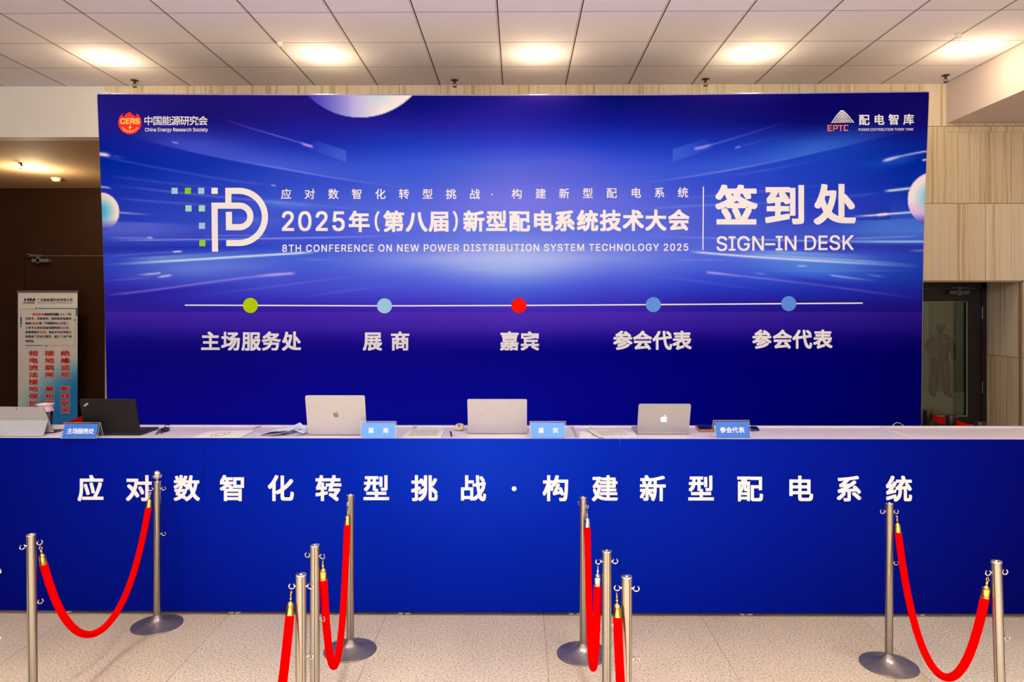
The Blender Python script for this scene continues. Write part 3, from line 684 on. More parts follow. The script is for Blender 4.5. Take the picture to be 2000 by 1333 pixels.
    def sph_r(dx, dy, q):
        k = L3((96, 190, 220), (224, 222, 224), np.clip((q - .3) / .5, 0, 1)); g = np.clip(dy / .5, 0, 1) * .8; k = k * (1 - g[..., None]) + np.array((200, 170, 225.)) * g[..., None]
        b = np.clip((dy - .5) / .42, 0, 1); return k * (1 - b[..., None]) + np.array((46, 52, 184.)) * b[..., None]
    c = ball(c, 703, 87.5, 142, sph_top); c = ball(c, 195, 414, 38, sph_l); c = ball(c, 1827, 390, 54, sph_r)
    return c
PRINT_L = 0.88        # illumination the print was photographed under
def to_albedo(c):
    c = np.clip(c, 0, 255) / 255.0; l = np.where(c <= 0.04045, c / 12.92, ((c + 0.055) / 1.055) ** 2.4)
    return np.clip(l / PRINT_L, 0, 1)
nx, ny = 811, 346
rows = np.concatenate([np.linspace(0, 1, ny - 1), [1.0]])
S = np.linspace(0, 1, nx)
V = np.zeros((ny, nx, 3)); PX = np.zeros((ny, nx)); PY = np.zeros((ny, nx))
for j in range(ny):
    xt = 190 + S * 1624
    yb = 870.0
    y = ytop(xt) * (1 - rows[j]) + yb * rows[j]
    if j == ny - 1: y = np.full(nx, HOR + F * (HC - 0.03) / YB)
    x = xl(y) * (1 - S) + xr(y) * S
    PX[j] = x; PY[j] = y
a_ = (PX - 1000) / F; b_ = (HOR - PY) / F
dxr = -math.sin(YAW) + a_ * math.cos(YAW); dyr = math.cos(YAW) + a_ * math.sin(YAW)
V[..., 0] = dxr * YB / dyr - bx; V[..., 1] = 0; V[..., 2] = HC + b_ * YB / dyr
colr = to_albedo(art(PX, np.minimum(PY, 870)))
me = bpy.data.meshes.new('printed_fabric')
idx = np.arange(nx * ny).reshape(ny, nx)
quads = np.stack([idx[:-1, :-1], idx[1:, :-1], idx[1:, 1:], idx[:-1, 1:]], -1).reshape(-1, 4)
me.vertices.add(nx * ny); me.vertices.foreach_set('co', V.reshape(-1))
me.loops.add(quads.size); me.loops.foreach_set('vertex_index', quads.reshape(-1).astype(np.int32))
me.polygons.add(len(quads)); me.polygons.foreach_set('loop_start', (np.arange(len(quads)) * 4).astype(np.int32))
me.update(calc_edges=True)
ca = me.color_attributes.new('print', 'FLOAT_COLOR', 'POINT')
ca.data.foreach_set('color', np.concatenate([colr, np.ones((ny, nx, 1))], -1).reshape(-1).astype(np.float32))
me.materials.append(vcol_mat('printed_backdrop_fabric', 0.6, 0.0))
fab = bpy.data.objects.new('printed_fabric', me); COL.objects.link(fab); fab.parent = bd_root
ORIG[fab.name] = ORIG[bd_root.name]
# frame of the backdrop (aluminium tubes behind the print)
fm = MB()
def edge_pts(pts): return [at(x, y, YB + 0.028) for x, y in pts]
tl = [(x, ytop(x) + 3.2) for x in np.linspace(194, 1810, 24)]
fm.tube(edge_pts(tl), 0.022, 8)
for xf in (xl, xr):
    sgn = 5.5 if xf is xl else -5.5
    fm.tube([at(xf(y) + sgn, y, YB + 0.028) for y in (188, 320, 460, 620, 800, 1068)], 0.022, 8)
for px in (520, 840, 1160, 1480): fm.tube([at(px, 190, YB + 0.03), at(px, 1068, YB + 0.03)], 0.018, 8)
for px in (215, 680, 1320, 1795):
    q = at(px, 700, YB); fm.box((q.x - 0.03, YB + 0.01, 0.0), (q.x + 0.03, YB + 0.7, 0.03)); fm.tube([(q.x, YB + 0.66, 0.03), (q.x, YB + 0.05, 1.5)], 0.015, 8)
fm.build('frame', M_alu, bd_root)
mb = MB(); ed = [at(x, ytop(x), YB - 0.001) for x in np.linspace(190, 1814, 40)]; ed2 = [p + Vector((0, 0.045, 0)) for p in ed]
up = Vector((0, 0, 0.004)); mb.add([p + up for p in ed] + [p + up for p in ed2] + ed + ed2, [])
n_ = len(ed)
mb.f += [(i, i + 1, n_ + i + 1, n_ + i) for i in range(n_ - 1)] + [(2 * n_ + i, 2 * n_ + i + 1, i + 1, i) for i in range(n_ - 1)]
mb.build('top_hem', mat('hem_lilac', rgb(176, 160, 226), 0.5), bd_root)
q = at(200, 183, YB); MB().box((q.x - 0.02, YB + 0.002, q.z - 0.01), (q.x + 0.045, YB + 0.06, q.z + 0.014)).build('corner_bracket', M_white, bd_root, smooth=False)

fB = lambda u, v, l=0: at(u, v, YB - 0.0008 - l)
T = Text(fB)
T.cjk('应对数智化转型挑战·构建新型配电系统', [559,605,651,697,743,789,835,881,927,968.6,1009.5,1056,1102,1148,1194.6,1242,1288,1334],
      [379.6]*10 + [379.2,378.8,378.4,378,377.6,377.2,376.8,376.4], 18.6, 0.22); T.build('slogan_lettering', M_letter, bd_root)
T = Text(fB)
T.latin('2025', 551.5, 672.5, 414, 450.5, 0.9, spacing=1.06)
T.cjk('年第八届新型配电系统技术大会', [701.5,769,813.6,858,925.5,970,1014.3,1060,1103,1147.6,1192.4,1237,1281,1325.6], [433.7,433.5,433.5,433.3,433.2,433,433,432.8,432.5,432.2,432,431.6,431.3,431], 37, 1.35)
for x0, sg in ((738.5, -1), (887.5, 1)):
    T.stroke([(x0 + sg * (-5 + 9.5 * math.cos(a)), 432.5 + 20 * math.sin(a)) for a in np.linspace(-1.25, 1.25, 14)], 4.4)
T.build('title_lettering', M_letter, bd_root)
T = Text(fB); T.latin('8TH CONFERENCE ON NEW POWER DISTRIBUTION SYSTEM TECHNOLOGY 2025', 551.5, 1344, 478.6, 492, 0.28, dyr=-2.2, spacing=1.1); T.build('english_title_lettering', M_letter, bd_root)
T = Text(fB); T.poly([(1371.8, 489), (1373.9, 489), (1374.9, 364.5), (1372.8, 364.5)]); T.build('divider_line', M_letter, bd_root)
T = Text(fB); T.cjk('签到处', [1438.5, 1533.5, 1630.5], [403, 402, 401], 71, 2.5, 1.03); T.build('heading_lettering', M_letter, bd_root)
T = Text(fB); T.latin('SIGN–IN DESK', 1399.8, 1667, 462.5, 490, 0.45, dyr=-2.2); T.build('english_heading_lettering', M_letter, bd_root)
# timeline with its dots and the counter names
T = Text(fB); T.stroke([(361, 596.4), (751, 597.8), (1013, 597), (1276, 595.4), (1685, 592.4)], 2.5)
tl_ = T.build('timeline_bar', M_letter, bd_root)
for (x, y, c, nm) in ((489, 597, (180, 212, 0), 'green dot'), (751, 597.8, (155, 206, 236), 'pale blue dot'), (1013.5, 597, (255, 22, 0), 'red dot'), (1276, 595.4, (100, 152, 232), 'blue dot above the fourth name'), (1540.5, 593.4, (92, 146, 230), 'blue dot above the last name')):
    T = Text(fB); T.disc(x, y, 14.7, 4e-4); o = T.build('timeline_dot', mat('dot_ink', rgb(*c), 0.6, spec=0.0, noise=(20, 0.02)), bd_root); o['label'] = nm
for s_, xs_, ys_ in (('主场服务处', [411, 450.7, 490.5, 529.8, 569.3], 667.5), ('展商', [727.6, 781.5], 667.5), ('嘉宾', [995.2, 1035], 667.3), ('参会代表', [1216.4, 1254.8, 1293.6, 1332], 666), ('参会代表', [1488, 1528, 1567, 1607], 663.8)):
    T = Text(fB); T.cjk(s_, xs_, ys_, 33.5, 1.05); T.build('station_lettering', M_letter, bd_root)
# conference emblem
T = Text(fB)
T.stroke([(446, 402), (446, 373), (466.5, 373)] + [(466.5 + 51 * math.sin(a), 424 - 51 * math.cos(a)) for a in np.linspace(0.06, math.pi - 0.06, 28)] + [(466.5, 475), (442, 475)], 12)
T.stroke([(420, 492), (419, 402), (468, 402)] + [(468 + 21 * math.sin(a), 423 - 21 * math.cos(a)) for a in np.linspace(0.1, math.pi - 0.1, 22)] + [(468, 444), (447.3, 444), (447, 414)], 12, 3e-5)
T.rect(413, 367, 425.2, 379); em = T.build('conference_emblem', M_letter, bd_root)
for (x, y, c) in ((335, 367, (162, 206, 236)), (361, 367, (148, 204, 38)), (387, 367, (162, 206, 236)), (362.2, 401.3, (160, 220, 192)), (388.2, 401.3, (160, 220, 192)), (388.5, 435.3, (162, 206, 236)), (389.2, 469.3, (148, 204, 38))):
    T = Text(fB); T.rect(x, y, x + 12, y + 12); T.build('emblem_square', mat('square_ink', rgb(*c), 0.6, spec=0.0, noise=(20, 0.02)), em)
# society emblem, left corner
T = Text(fB); cx, cy, rr = 253.6, 239.6, 22.6
fl = [(cx + rr * math.sin(a), cy - rr * math.cos(a)) for a in np.linspace(R(37), R(323), 44)]
fl += [(240.2, 222.5), (238.8, 226), (240.5, 228.3), (243.5, 226.5), (244.5, 224), (247.5, 221.5), (253.5, 218.7), (256, 221.5), (259.5, 224), (263, 226.2), (265.3, 229), (266.6, 227.8), (266.4, 223)]
T.poly([p for p in reversed(fl)], 0); 
se = T.build('society_emblem', mat('emblem_red', rgb(252, 34, 4), 0.5, noise=(20, 0.02)), bd_root)
M_yel = mat('emblem_yellow', rgb(255, 222, 92), 0.5, noise=(20, 0.02))
T = Text(fB); T.latin('CERS', 234.9, 272.2, 231.6, 241.8, 0.55, lift=4e-4)
T.poly([(255.5, 243.8), (250.8, 249.8), (253.3, 250), (251.2, 254.8), (257.6, 248.2), (254.8, 247.9)][::-1], 4e-4)
an = [R(a) for a in (52, 34.5, 17, 0, -17, -34.5, -52)]
T.cjk('中国能源研究会', [cx - 17.6 * math.sin(a) for a in an], [cy + 17.6 * math.cos(a) for a in an], 4.0, 0.06, rot=[a for a in an], lift=4e-4)
T.build('emblem_lettering', M_yel, se)
T = Text(fB); T.row('中国能源研究会', 290, 396.6, 236.2, 16.6, 0.22); T.latin('China Energy Research Society', 283.2, 405.8, 250, 256.8, 0.12); T.build('society_lettering', M_letter, bd_root)
# think tank emblem, right corner
T = Text(fB)
for i in range(9):
    n = i + 1
    for k in range(n):
        u = (k + .5) / n - .5; v = (i + .5) / 9
        w_ = 4 + 44 * (v ** .78); x = 1644.6 + (u * w_) + 1.3 * v; y = 216.5 + 24.5 * v ** 1.05 + (-1.0 + 4.0 * abs(u) ** 2 * v) * 0.8
        if abs(u) > .2: y += 1.2 * v * (abs(u) - .2) * 4 * (-.2)
        wx = .52 * w_ / n * (1 - .55 * abs(u)); wy = 1.35 * (1 - .25 * v)
        T.mb.add([fB(x + wx * math.cos(2 * math.pi * q / 10), y - wy * math.sin(2 * math.pi * q / 10) + (x - 1644.6) * (-.02)) for q in range(10)], [tuple(range(10))])
te = T.build('think_tank_emblem', M_letter, bd_root)
T = Text(fB); o_ = 1.9
for pts in ([(1625, 245.3), (1617.3, 245.3), (1617.3, 255.2), (1625, 255.2)], [(1617.3, 250.2), (1624, 250.2)], [(1628.2, 256.2), (1628.2, 245.3), (1635.2, 245.3), (1635.2, 250.8), (1628.2, 250.8)],
            [(1637.5, 245.3), (1646.5, 245.3)], [(1642, 245.3), (1642, 256)], [(1656.8, 245), (1649.2, 245), (1649.2, 254.8), (1656.8, 254.8)]):
    T.stroke(pts, o_, 2e-5 * len(pts))
T.build('emblem_lettering', mat('emblem_orange', rgb(244, 128, 56), 0.5, noise=(20, 0.02)), te)
T = Text(fB); T.row('配电智库', 1687.8, 1774.8, 234.6, 19, 0.42, y1=233.6); T.latin('POWER DISTRIBUTION THINK TANK', 1677, 1784.3, 251, 255.9, 0.03, dyr=-.8); T.build('think_tank_lettering', M_letter, bd_root)

# ================================================================== THE COUNTER
YF, YK, ZT = 4.39, 4.86, Z(857, 4.39, 1000)
XJ = X(455, YF); UW = 1.029
M_joint = mat('joint_brown', rgb(96, 76, 56), 0.5)
def counter_unit(k):
    x0 = XJ + UW * k; x1 = x0 + UW; c = (x0 + UW / 2, YF + 0.235, 0)
    t = thing('counter_unit', '', 'counter', c, 'white topped counter units in a row')
    g_ = 0.0015
    B((x0 + 0.022, YF + 0.03, ZT - 0.022), (x1 - 0.022, YK - 0.03, ZT - 0.003)).build('countertop', M_top, t, smooth=False)
    r = MB(); r.box((x0 + g_, YK - 0.03, ZT - 0.04), (x1 - g_, YK, ZT + 0.004)); r.box((x0 + g_, YF + 0.006, ZT - 0.04), (x1 - g_, YF + 0.03, ZT))
    r.box((x0 + g_, YF + 0.03, ZT - 0.04), (x0 + 0.022, YK - 0.03, ZT)); r.box((x1 - 0.022, YF + 0.03, ZT - 0.04), (x1 - g_, YK - 0.03, ZT))
    r.build('rail_frame', M_toprail, t, smooth=False)
    if k in (0, 1, 2, -1):
        js = MB(); js.box((x0 + 0.008, YF + 0.03, ZT), (x0 + 0.0115, YK - 0.03, ZT + 0.0008)); js.box((x0 + 0.017, YF + 0.03, ZT), (x0 + 0.0195, YK - 0.03, ZT + 0.0008)); js.build('joint_strip', M_joint, t, smooth=False)
    p_ = MB(); p_.box((x0 + 0.04, YF + 0.02, 0.06), (x1 - 0.04, YF + 0.028, ZT - 0.04)); p_.box((x0 + 0.018, YF + 0.05, 0.06), (x0 + 0.024, YK - 0.05, ZT - 0.04)); p_.box((x1 - 0.024, YF + 0.05, 0.06), (x1 - 0.018, YK - 0.05, ZT - 0.04))
    p_.build('side_panels', M_counter, t, smooth=False)
    for sx in (x0 + 0.022, x1 - 0.022):
        for sy in (YF + 0.03, YK - 0.022):
            MB().lathe([(0.02, 0.035), (0.02, ZT - 0.04)], 8, (sx, sy, 0)).build('post', M_alu, t)
            MB().lathe([(0.018, 0), (0.022, 0.004), (0.022, 0.012), (0.008, 0.016), (0.008, 0.035)], 16, (sx, sy, 0)).build('foot', M_alu, t)
    return t
labels = ['white topped counter unit at the far left under the silver tablet', 'white topped counter unit carrying the black laptop', 'white topped counter unit under the laptop with the dark fruit logo and the folded leaflets',
          'white topped counter unit under the mouse and the plain silver laptop', 'white topped counter unit under the laptop with the glowing logo', 'white topped counter unit, bare, right of the last name sign', 'white topped counter unit at the far right end, bare']
for i, k in enumerate((-2, -1, 0, 1, 2, 3, 4)):
    kk = k
    t = counter_unit(kk); t['label'] = labels[i]
# printed fascia covering the fronts
fx0, fx1 = XJ - 2 * UW - 0.0, XJ + 5 * UW
fr_ = thing('counter_fascia', 'long royal blue printed fascia with white slogan covering the counter fronts', 'banner', ((fx0 + fx1) / 2, YF, 0))
M_fascia = mat('fascia_blue', rgb(0, 26, 172), 0.5, spec=0.03)
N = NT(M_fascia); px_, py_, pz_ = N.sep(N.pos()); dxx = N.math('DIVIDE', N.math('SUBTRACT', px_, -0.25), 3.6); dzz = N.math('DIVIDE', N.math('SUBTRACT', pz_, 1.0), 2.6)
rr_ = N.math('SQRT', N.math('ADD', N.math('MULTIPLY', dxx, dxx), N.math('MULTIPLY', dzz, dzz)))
N.l(N.ramp(rr_, [(0.0, rgb(10, 50, 190)), (0.22, rgb(0, 34, 172)), (0.55, rgb(0, 20, 146)), (0.88, rgb(0, 6, 114)), (1.0, rgb(0, 4, 98))]), M_fascia.node_tree.nodes['Principled BSDF'].inputs['Base Color'])  # blue gradient: lightest towards the upper middle, darker outwards
xs_ = [fx0, X(397, YF), X(1210, YF), fx1]
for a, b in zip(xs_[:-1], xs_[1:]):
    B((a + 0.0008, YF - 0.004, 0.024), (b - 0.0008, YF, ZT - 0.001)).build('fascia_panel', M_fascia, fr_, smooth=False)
fF = lambda u, v, l=0: at(u, v, YF - 0.0048 - l)
for ch, cx_, cy_ in zip('应对数智化转型挑战构建新型配电系统', [177,271,364.5,454.5,548.4,641.4,735,829,923.5,1085.5,1181.5,1275,1369.4,1464.5,1562.6,1658,1756],
                         [955.2]*9 + [955.4,955.5,955.6,955.8,956,956.1,956.3,956.5]):
    T = Text(fF); T.cjk(ch, [cx_], cy_, 46, 1.25); T.build('slogan_character', M_letter, fr_)
T = Text(fF); T.disc(1004.2, 955.3, 4.7); T.build('slogan_dot', M_letter, fr_)

# ================================================================== THINGS ON THE COUNTER
def laptop(name, label, xl_, xr_, yb, yt, lid_m, base_m, lean=0.062, yaw=0.0, r=0.012, base_d=0.235, cat='laptop'):
    """open laptop seen from behind its lid; pixel box of the lid"""
    zc = ZT + 0.0005; pl = atz((xl_ + xr_) / 2, yb, zc); Yb = pl.y
    W = (X(xr_, Yb) - X(xl_, Yb)); cx = X((xl_ + xr_) / 2, Yb)
    H = Z(yt, Yb - lean, (xl_ + xr_) / 2) - (zc + 0.012)
    t = thing(name, label, cat, (cx, Yb, zc)); t.rotation_euler = (0, 0, yaw)
    L = math.hypot(H, lean); s_, c_ = lean / L, H / L
    P = lambda u, v, d: Vector((u, 0.004 - v * s_ + d * c_, 0.010 + v * c_ + d * s_))
    lid = MB().prism(rrect(W, L, r, 5, 0, L / 2), lambda u, v: P(u, v, 0.0), lambda u, v: P(u, v, 0.007)).build('lid', lid_m, t, local=True, angle=40)
    fixnormals(lid)
    ORIG[lid.name] = Vector((0, 0, 0))
    b = MB(); b.prism(rrect(W, base_d, r, 5, 0, base_d / 2 + 0.004), lambda u, v: Vector((u, v, 0)), lambda u, v: Vector((u, v, 0.011)))
    fixnormals(b.build('base', base_m, t, local=True, angle=40))
    MB().prism(rrect(W * 0.86, base_d * 0.42, 0.004, 3, 0, base_d * 0.30 + 0.02), lambda u, v: Vector((u, v, 0.0112)), lambda u, v: Vector((u, v, 0.0126))).build('keyboard', M_dark, t, local=True, smooth=False)
    fixnormals(MB().prism(rrect(W - 0.014, L - 0.02, 0.004, 3, 0, L / 2), lambda u, v: P(u, v, 0.0072), lambda u, v: P(u, v, 0.0078)).build('screen', M_screen, t, local=True, smooth=False))
    return t, lid, W, L, P
def fruit_logo(P, W, L, s_, m, t, yfrac=0.5):
    f = lambda u, v: P(u * s_, L * yfrac + v * s_, -0.0004)
    body = [(0, .30), (.14, .36), (.28, .36), (.40, .30), (.45, .24), (.36, .14), (.34, .0), (.40, -.12), (.48, -.18), (.40, -.36), (.27, -.50), (.16, -.50), (0, -.45), (-.16, -.50), (-.28, -.49), (-.40, -.34), (-.48, -.12), (-.49, .08), (-.42, .25), (-.28, .36), (-.14, .36)]
    leaf = [(-.02, .42), (.02, .56), (.16, .68), (.22, .68), (.20, .56), (.10, .46)]
    mb = MB(); mb.add([f(*p) for p in body], [tuple(range(len(body)))]); mb.add([f(*p) for p in leaf], [tuple(range(len(leaf)))])
    return mb.build('lid_emblem', m, t, local=True, smooth=False)
t, lid, W, L, P = laptop('laptop', 'open silver laptop with dark fruit logo left of the 展商 sign', 601, 716, 850.5, 772.8, M_laptop, M_laptop2)
fruit_logo(P, W, L, 0.036, M_logo, t)
t, lid, W, L, P = laptop('laptop', 'open silver laptop with glowing white fruit logo', 1244.5, 1345.5, 848.5, 789.5, M_laptop2, M_laptop2, r=0.013)
fruit_logo(P, W, L, 0.042, M_glowlogo, t, 0.48)
t, lid, W, L, P = laptop('laptop', 'open plain silver laptop beside the cream mouse', 914, 1029, 847.5, 780.3, M_laptop, M_laptop2, r=0.007)
Tq = Text(lambda u, v, l=0: P(u / 1000, L * 0.49 - v / 1000, -0.0004 - l)); Tq.latin('HUAWEI', -37, 41, -7, 7, 0.2); Tq.mb.build('lid_lettering', mat('faint_lettering', rgb(186, 180, 178), 0.4), t, local=True, smooth=False)
t, lid, W, L, P = laptop('laptop', 'open black laptop behind the 主场服务处 sign', 165.5, 273.5, 850.5, 780, M_darklap, M_dark, r=0.006)
f = lambda u, v: P(-W / 2 + 0.037 + u * .85 - v * 0.5, L - 0.035 + u * 0.6 + v * 0.75, -0.0004)
MB().add([f(-.016, -.006), f(.016, -.006), f(.016, .006), f(-.016, .006)], [(0, 1, 2, 3)]).build('lid_emblem', mat('tag_silver', rgb(190, 170, 160), 0.4, metal=0.4), t, local=True, smooth=False)

# tablet on its kickstand
zc = ZT + 0.0005; cxp = at(38, 845, 4.62)
t = thing('tablet_computer', 'silver tablet standing on its kickstand at the left end of the counter', 'tablet', (0, 0, 0))
TLp, TRp = at(-14, 794.5, 4.545), at(84.5, 796, 4.57); BRp = atz(105, 845, zc + 0.003); BLp = BRp + (TLp - TRp) * 1.0; BLp.z = BRp.z
nrm = (TRp - TLp).cross(BRp - TRp).normalized()
if nrm.y < 0: nrm = -nrm
def quad(u, v, d=0):
    a = TLp * (1 - u) + TRp * u; b = BLp * (1 - u) + BRp * u; return a * (1 - v) + b * v + nrm * d
rp = [(p[0] + .5, p[1] + .5) for p in rrect(1, 1, 0.035, 4)]
fixnormals(MB().prism(rp, lambda u, v: quad(u, v, 0), lambda u, v: quad(u, v, 0.0075)).build('body', M_tablet, t))
fixnormals(MB().prism(rp, lambda u, v: quad(u, v, 0.0078), lambda u, v: quad(u, v, 0.010)).build('screen', M_blackpl, t))
K1, K2 = atz(-20, 852.5, zc), atz(84, 852.5, zc); H1, H2 = quad(0.0, 0.52, -0.001), quad(0.985, 0.52, -0.001)
th_ = Vector((0, 0.003, 0.0))
ks = MB(); ks.add([H1, H2, K2, K1, H1 + th_, H2 + th_, K2 + th_, K1 + th_], [(0, 1, 2, 3), (7, 6, 5, 4), (0, 4, 5, 1), (1, 5, 6, 2), (2, 6, 7, 3), (3, 7, 4, 0)])
kso = ks.build('kickstand', M_kick, t, smooth=False); fixnormals(kso)
kq = lambda u, v: (H1 * (1 - u) + H2 * u) * (1 - v) + (K1 * (1 - u) + K2 * u) * v - Vector((0, 0.0006, -0.0002))
wl_ = MB()
for (a, b) in ((0, 0), (1, 0), (0, 1), (1, 1)):
    u0 = .555 + a * .050; v0 = .36 + b * .145; wl_.add([kq(u0, v0), kq(u0, v0 + .125), kq(u0 + .044, v0 + .125), kq(u0 + .044, v0)], [(0, 1, 2, 3)])
wl_.build('square_emblem', mat('window_emblem', rgb(96, 88, 78), 0.4), kso, smooth=False)
q = quad(.455, .08, -0.0006); MB().add([q + Vector((.0035 * math.cos(a), 0, .0035 * math.sin(a))) for a in np.linspace(0, 5.8, 10)], [tuple(range(10))]).build('rear_camera', M_blackpl, t, smooth=False)
fixnormals(MB().prism([(0, 0), (1, 0), (1, 1), (0, 1)], lambda u, v: BLp * (1 - u) + (BRp + Vector((0.0, 0, 0))) * u + Vector((0, 0.012 + v * .10, -0.0025)), lambda u, v: BLp * (1 - u) + BRp * u + Vector((0, 0.012 + v * .10, 0.002))).build('keyboard_cover', M_dark, t, smooth=False))

# drink cup behind the tablet
c = (X(88, 4.80), 4.80, ZT + 0.0005); zt_ = Z(788, 4.80, 88) - c[2]
t = thing('drink_cup', 'clear cup with pink lid standing behind the silver tablet', 'cup', c)
MB().lathe([(0.036, 0), (0.040, 0.004), (0.047, zt_ - 0.052), (0.047, zt_ - 0.05)], 32, c, cap=False).build('cup_wall', M_cup, t)
MB().lathe([(0.034, 0.003), (0.044, zt_ - 0.085), (0.001, zt_ - 0.085)], 32, c).build('drink', M_drink, t)
MB().lathe([(0.050, zt_ - 0.052), (0.050, zt_ - 0.035), (0.044, zt_ - 0.032), (0.045, zt_ - 0.012), (0.052, zt_ - 0.010), (0.052, zt_ - 0.004), (0.03, zt_), (0.001, zt_)], 32, c).build('lid', M_pink, t)

# tented name signs
def name_sign(label, xl_, xr_, xtl, xtr, yt, text, xs, card_m, size):
    zc = ZT + 0.0005; yb = 856.6; pb = atz((xl_ + xr_) / 2, yb, zc)
    Y0 = pb.y; A, Bq = Vector((X(xl_, Y0), Y0, zc)), Vector((X(xr_, Y0), Y0, zc)); Y1 = Y0 + 0.03
    C_, D_ = at(xtl, yt, Y1), at(xtr, yt, Y1); E_ = Vector((C_.x + (C_.x - A.x) * .6, Y1 + 0.03, zc)); G_ = Vector((D_.x + (D_.x - Bq.x) * .6, Y1 + 0.03, zc))
    t = thing('name_sign', label, 'sign', ((A.x + Bq.x) / 2, Y0 + 0.03, zc), 'tented acrylic name signs on the counter edge')
    th = Vector((0, 0.0022, 0.0006))
    m = MB(); m.add([A, Bq, D_, C_, A + th, Bq + th, D_ + th, C_ + th], [(0, 1, 2, 3), (7, 6, 5, 4), (0, 4, 5, 1), (1, 5, 6, 2), (2, 6, 7, 3), (3, 7, 4, 0)])
    m.add([C_ + th, D_ + th, G_, E_], [(0, 1, 2, 3)]); m.build('acrylic_tent', M_acryl, t, smooth=False)
    # bright polished edges of the acrylic
    e = MB(); e.tube([A, C_, D_, Bq], 0.0011, 5); e.tube([D_, G_], 0.0010, 5); e.tube([C_, E_], 0.0010, 5); e.tube([A, Bq], 0.0010, 5); e.build('polished_edge', mat('acrylic_edge', rgb(196, 194, 200), 0.4), t)
    off = Vector((0, -0.0009, 0.0003))
    def q(u, v, l=0): return (A * (1 - u) + Bq * u) * v + (C_ * (1 - u) + D_ * u) * (1 - v) + off * (1 + l * 900)
    cd = MB(); cd.add([q(.035, .975), q(.965, .975), q(.965, .09), q(.035, .09)], [(0, 1, 2, 3)]); cd.build('name_card', card_m, t, smooth=False)
    Tt = Text(lambda u, v, l=0: q(u, v, 1e-3 + l)); wpx = (xr_ - xl_); hpx = yb - yt; Tt.fmap = lambda u, v, l=0: q(u / wpx, v / hpx, 1e-3 + l)
    for ch, x in zip(text, xs):
        Tt.mb = MB(); Tt.cjk(ch, [x * wpx], .55 * hpx, size, .14); Tt.build('name_character', M_letter, t)
name_sign('acrylic tent sign with blue card reading 主场服务处, in front of the black laptop', 118.5, 189, 125, 196, 826, '主场服务处', [.21, .36, .51, .66, .81], M_cardA, 10.2)
name_sign('acrylic tent sign with light blue card reading 展商, right of the laptop with dark logo', 703.5, 774, 704, 774, 823.5, '展商', [.30, .71], M_cardB, 10)
name_sign('acrylic tent sign with light blue card reading 嘉宾, right of the plain silver laptop', 1035.5, 1105.5, 1034.5, 1105, 823.5, '嘉宾', [.31, .71], M_cardB, 10)
name_sign('acrylic tent sign with blue card reading 参会代表, right of the laptop with glowing logo', 1398, 1468, 1393, 1463, 821.5, '参会代表', [.23, .40, .57, .75], M_cardA, 10.5)

# papers
def sheet(name, label, pts, m, z=0.0006, th=0.0009, curl=0.0, cat='paper', group=None, n=8):
    """pts: four pixel corners (front-left, front-right, back-right, back-left) on the worktop"""
    P4 = [atz(x, y, ZT + z) for x, y in pts]; vs = []; fs = []
    def q(u, v): return (P4[0] * (1 - u) + P4[1] * u) * (1 - v) + (P4[3] * (1 - u) + P4[2] * u) * v
    mb = MB()
    for top in (0, 1):
        for i in range(n + 1):
            for j in range(n + 1):
                u, v = i / n, j / n; p = q(u, v); p.z += (th if top else 0) + curl * (abs(u - .5) * 2) ** 3 * (1 if curl > 0 else 1); vs.append(p)
    N1 = (n + 1) ** 2
    for i in range(n):
        for j in range(n):
            a = i * (n + 1) + j; b = a + n + 1; fs.append((a + N1, b + N1, b + 1 + N1, a + 1 + N1)); fs.append((a, a + 1, b + 1, b))
    for i in range(n):
        for (a, b) in ((i * (n + 1), (i + 1) * (n + 1)), (i * (n + 1) + n, (i + 1) * (n + 1) + n), (i, i + 1), (n * (n + 1) + i, n * (n + 1) + i + 1)): fs.append((a, b, b + N1, a + N1))
    mb.add(vs, fs); c = sum(P4, Vector()) / 4
    o = mb.build(name, m, smooth=False, loc=(c.x, c.y, ZT + z)); fixnormals(o); tag(o, label, cat, group); return o, q
p1, q = sheet('paper_sheet', 'cream paper with a round grey print lying at the counter edge', [(375, 856), (468, 856), (500, 841), (408, 843.5)], M_paper, cat='paper')
mb = MB()
def ring_on(mb, q, cu, cv, ru, rv, w, z, n=36):
    for k in range(n):
        a, b = 2 * math.pi * k / n, 2 * math.pi * (k + 1) / n
        mb.add([q(cu + ru * f_ * math.cos(t_), cv + rv * f_ * math.sin(t_)) + Vector((0, 0, z)) for f_, t_ in ((1, a), (1, b), (1 - w, b), (1 - w, a))], [(0, 1, 2, 3)])
ring_on(mb, q, .42, .48, .17, .36, .16, 0.0012); ring_on(mb, q, .42, .48, .10, .2, .3, 0.0012)
mb.build('round_print', M_ink, p1, smooth=False)
def printed_lines(o, q, rows_, z=0.0014, u0=.1, u1=.9, seed=1):
    rnd = random.Random(seed); m = MB()
    for k in range(rows_):
        v = .12 + .76 * k / rows_; a = u0
        while a < u1:
            b = min(u1, a + rnd.uniform(.05, .2)); m.add([q(a, v) + Vector((0, 0, z)), q(b, v) + Vector((0, 0, z)), q(b, v + .35 / rows_) + Vector((0, 0, z)), q(a, v + .35 / rows_) + Vector((0, 0, z))], [(0, 1, 2, 3)]); a = b + rnd.uniform(.015, .05)
    m.build('printed_text', M_ink, o, smooth=False)
M_ink.node_tree.nodes['Principled BSDF'].inputs['Base Color'].default_value = rgb(150, 142, 132)
o, q = sheet('paper_sheet', 'white underlay sheet beneath the printed list left of the mouse', [(785, 856), (860, 856), (868, 840), (803, 840)], M_paper, cat='paper')
o, q = sheet('printed_list', 'printed paper list lying between the 展商 sign and the mouse', [(789, 854), (858, 853), (866, 838), (802, 838.5)], M_papergrey, z=0.0018, cat='paper'); printed_lines(o, q, 9, seed=3)
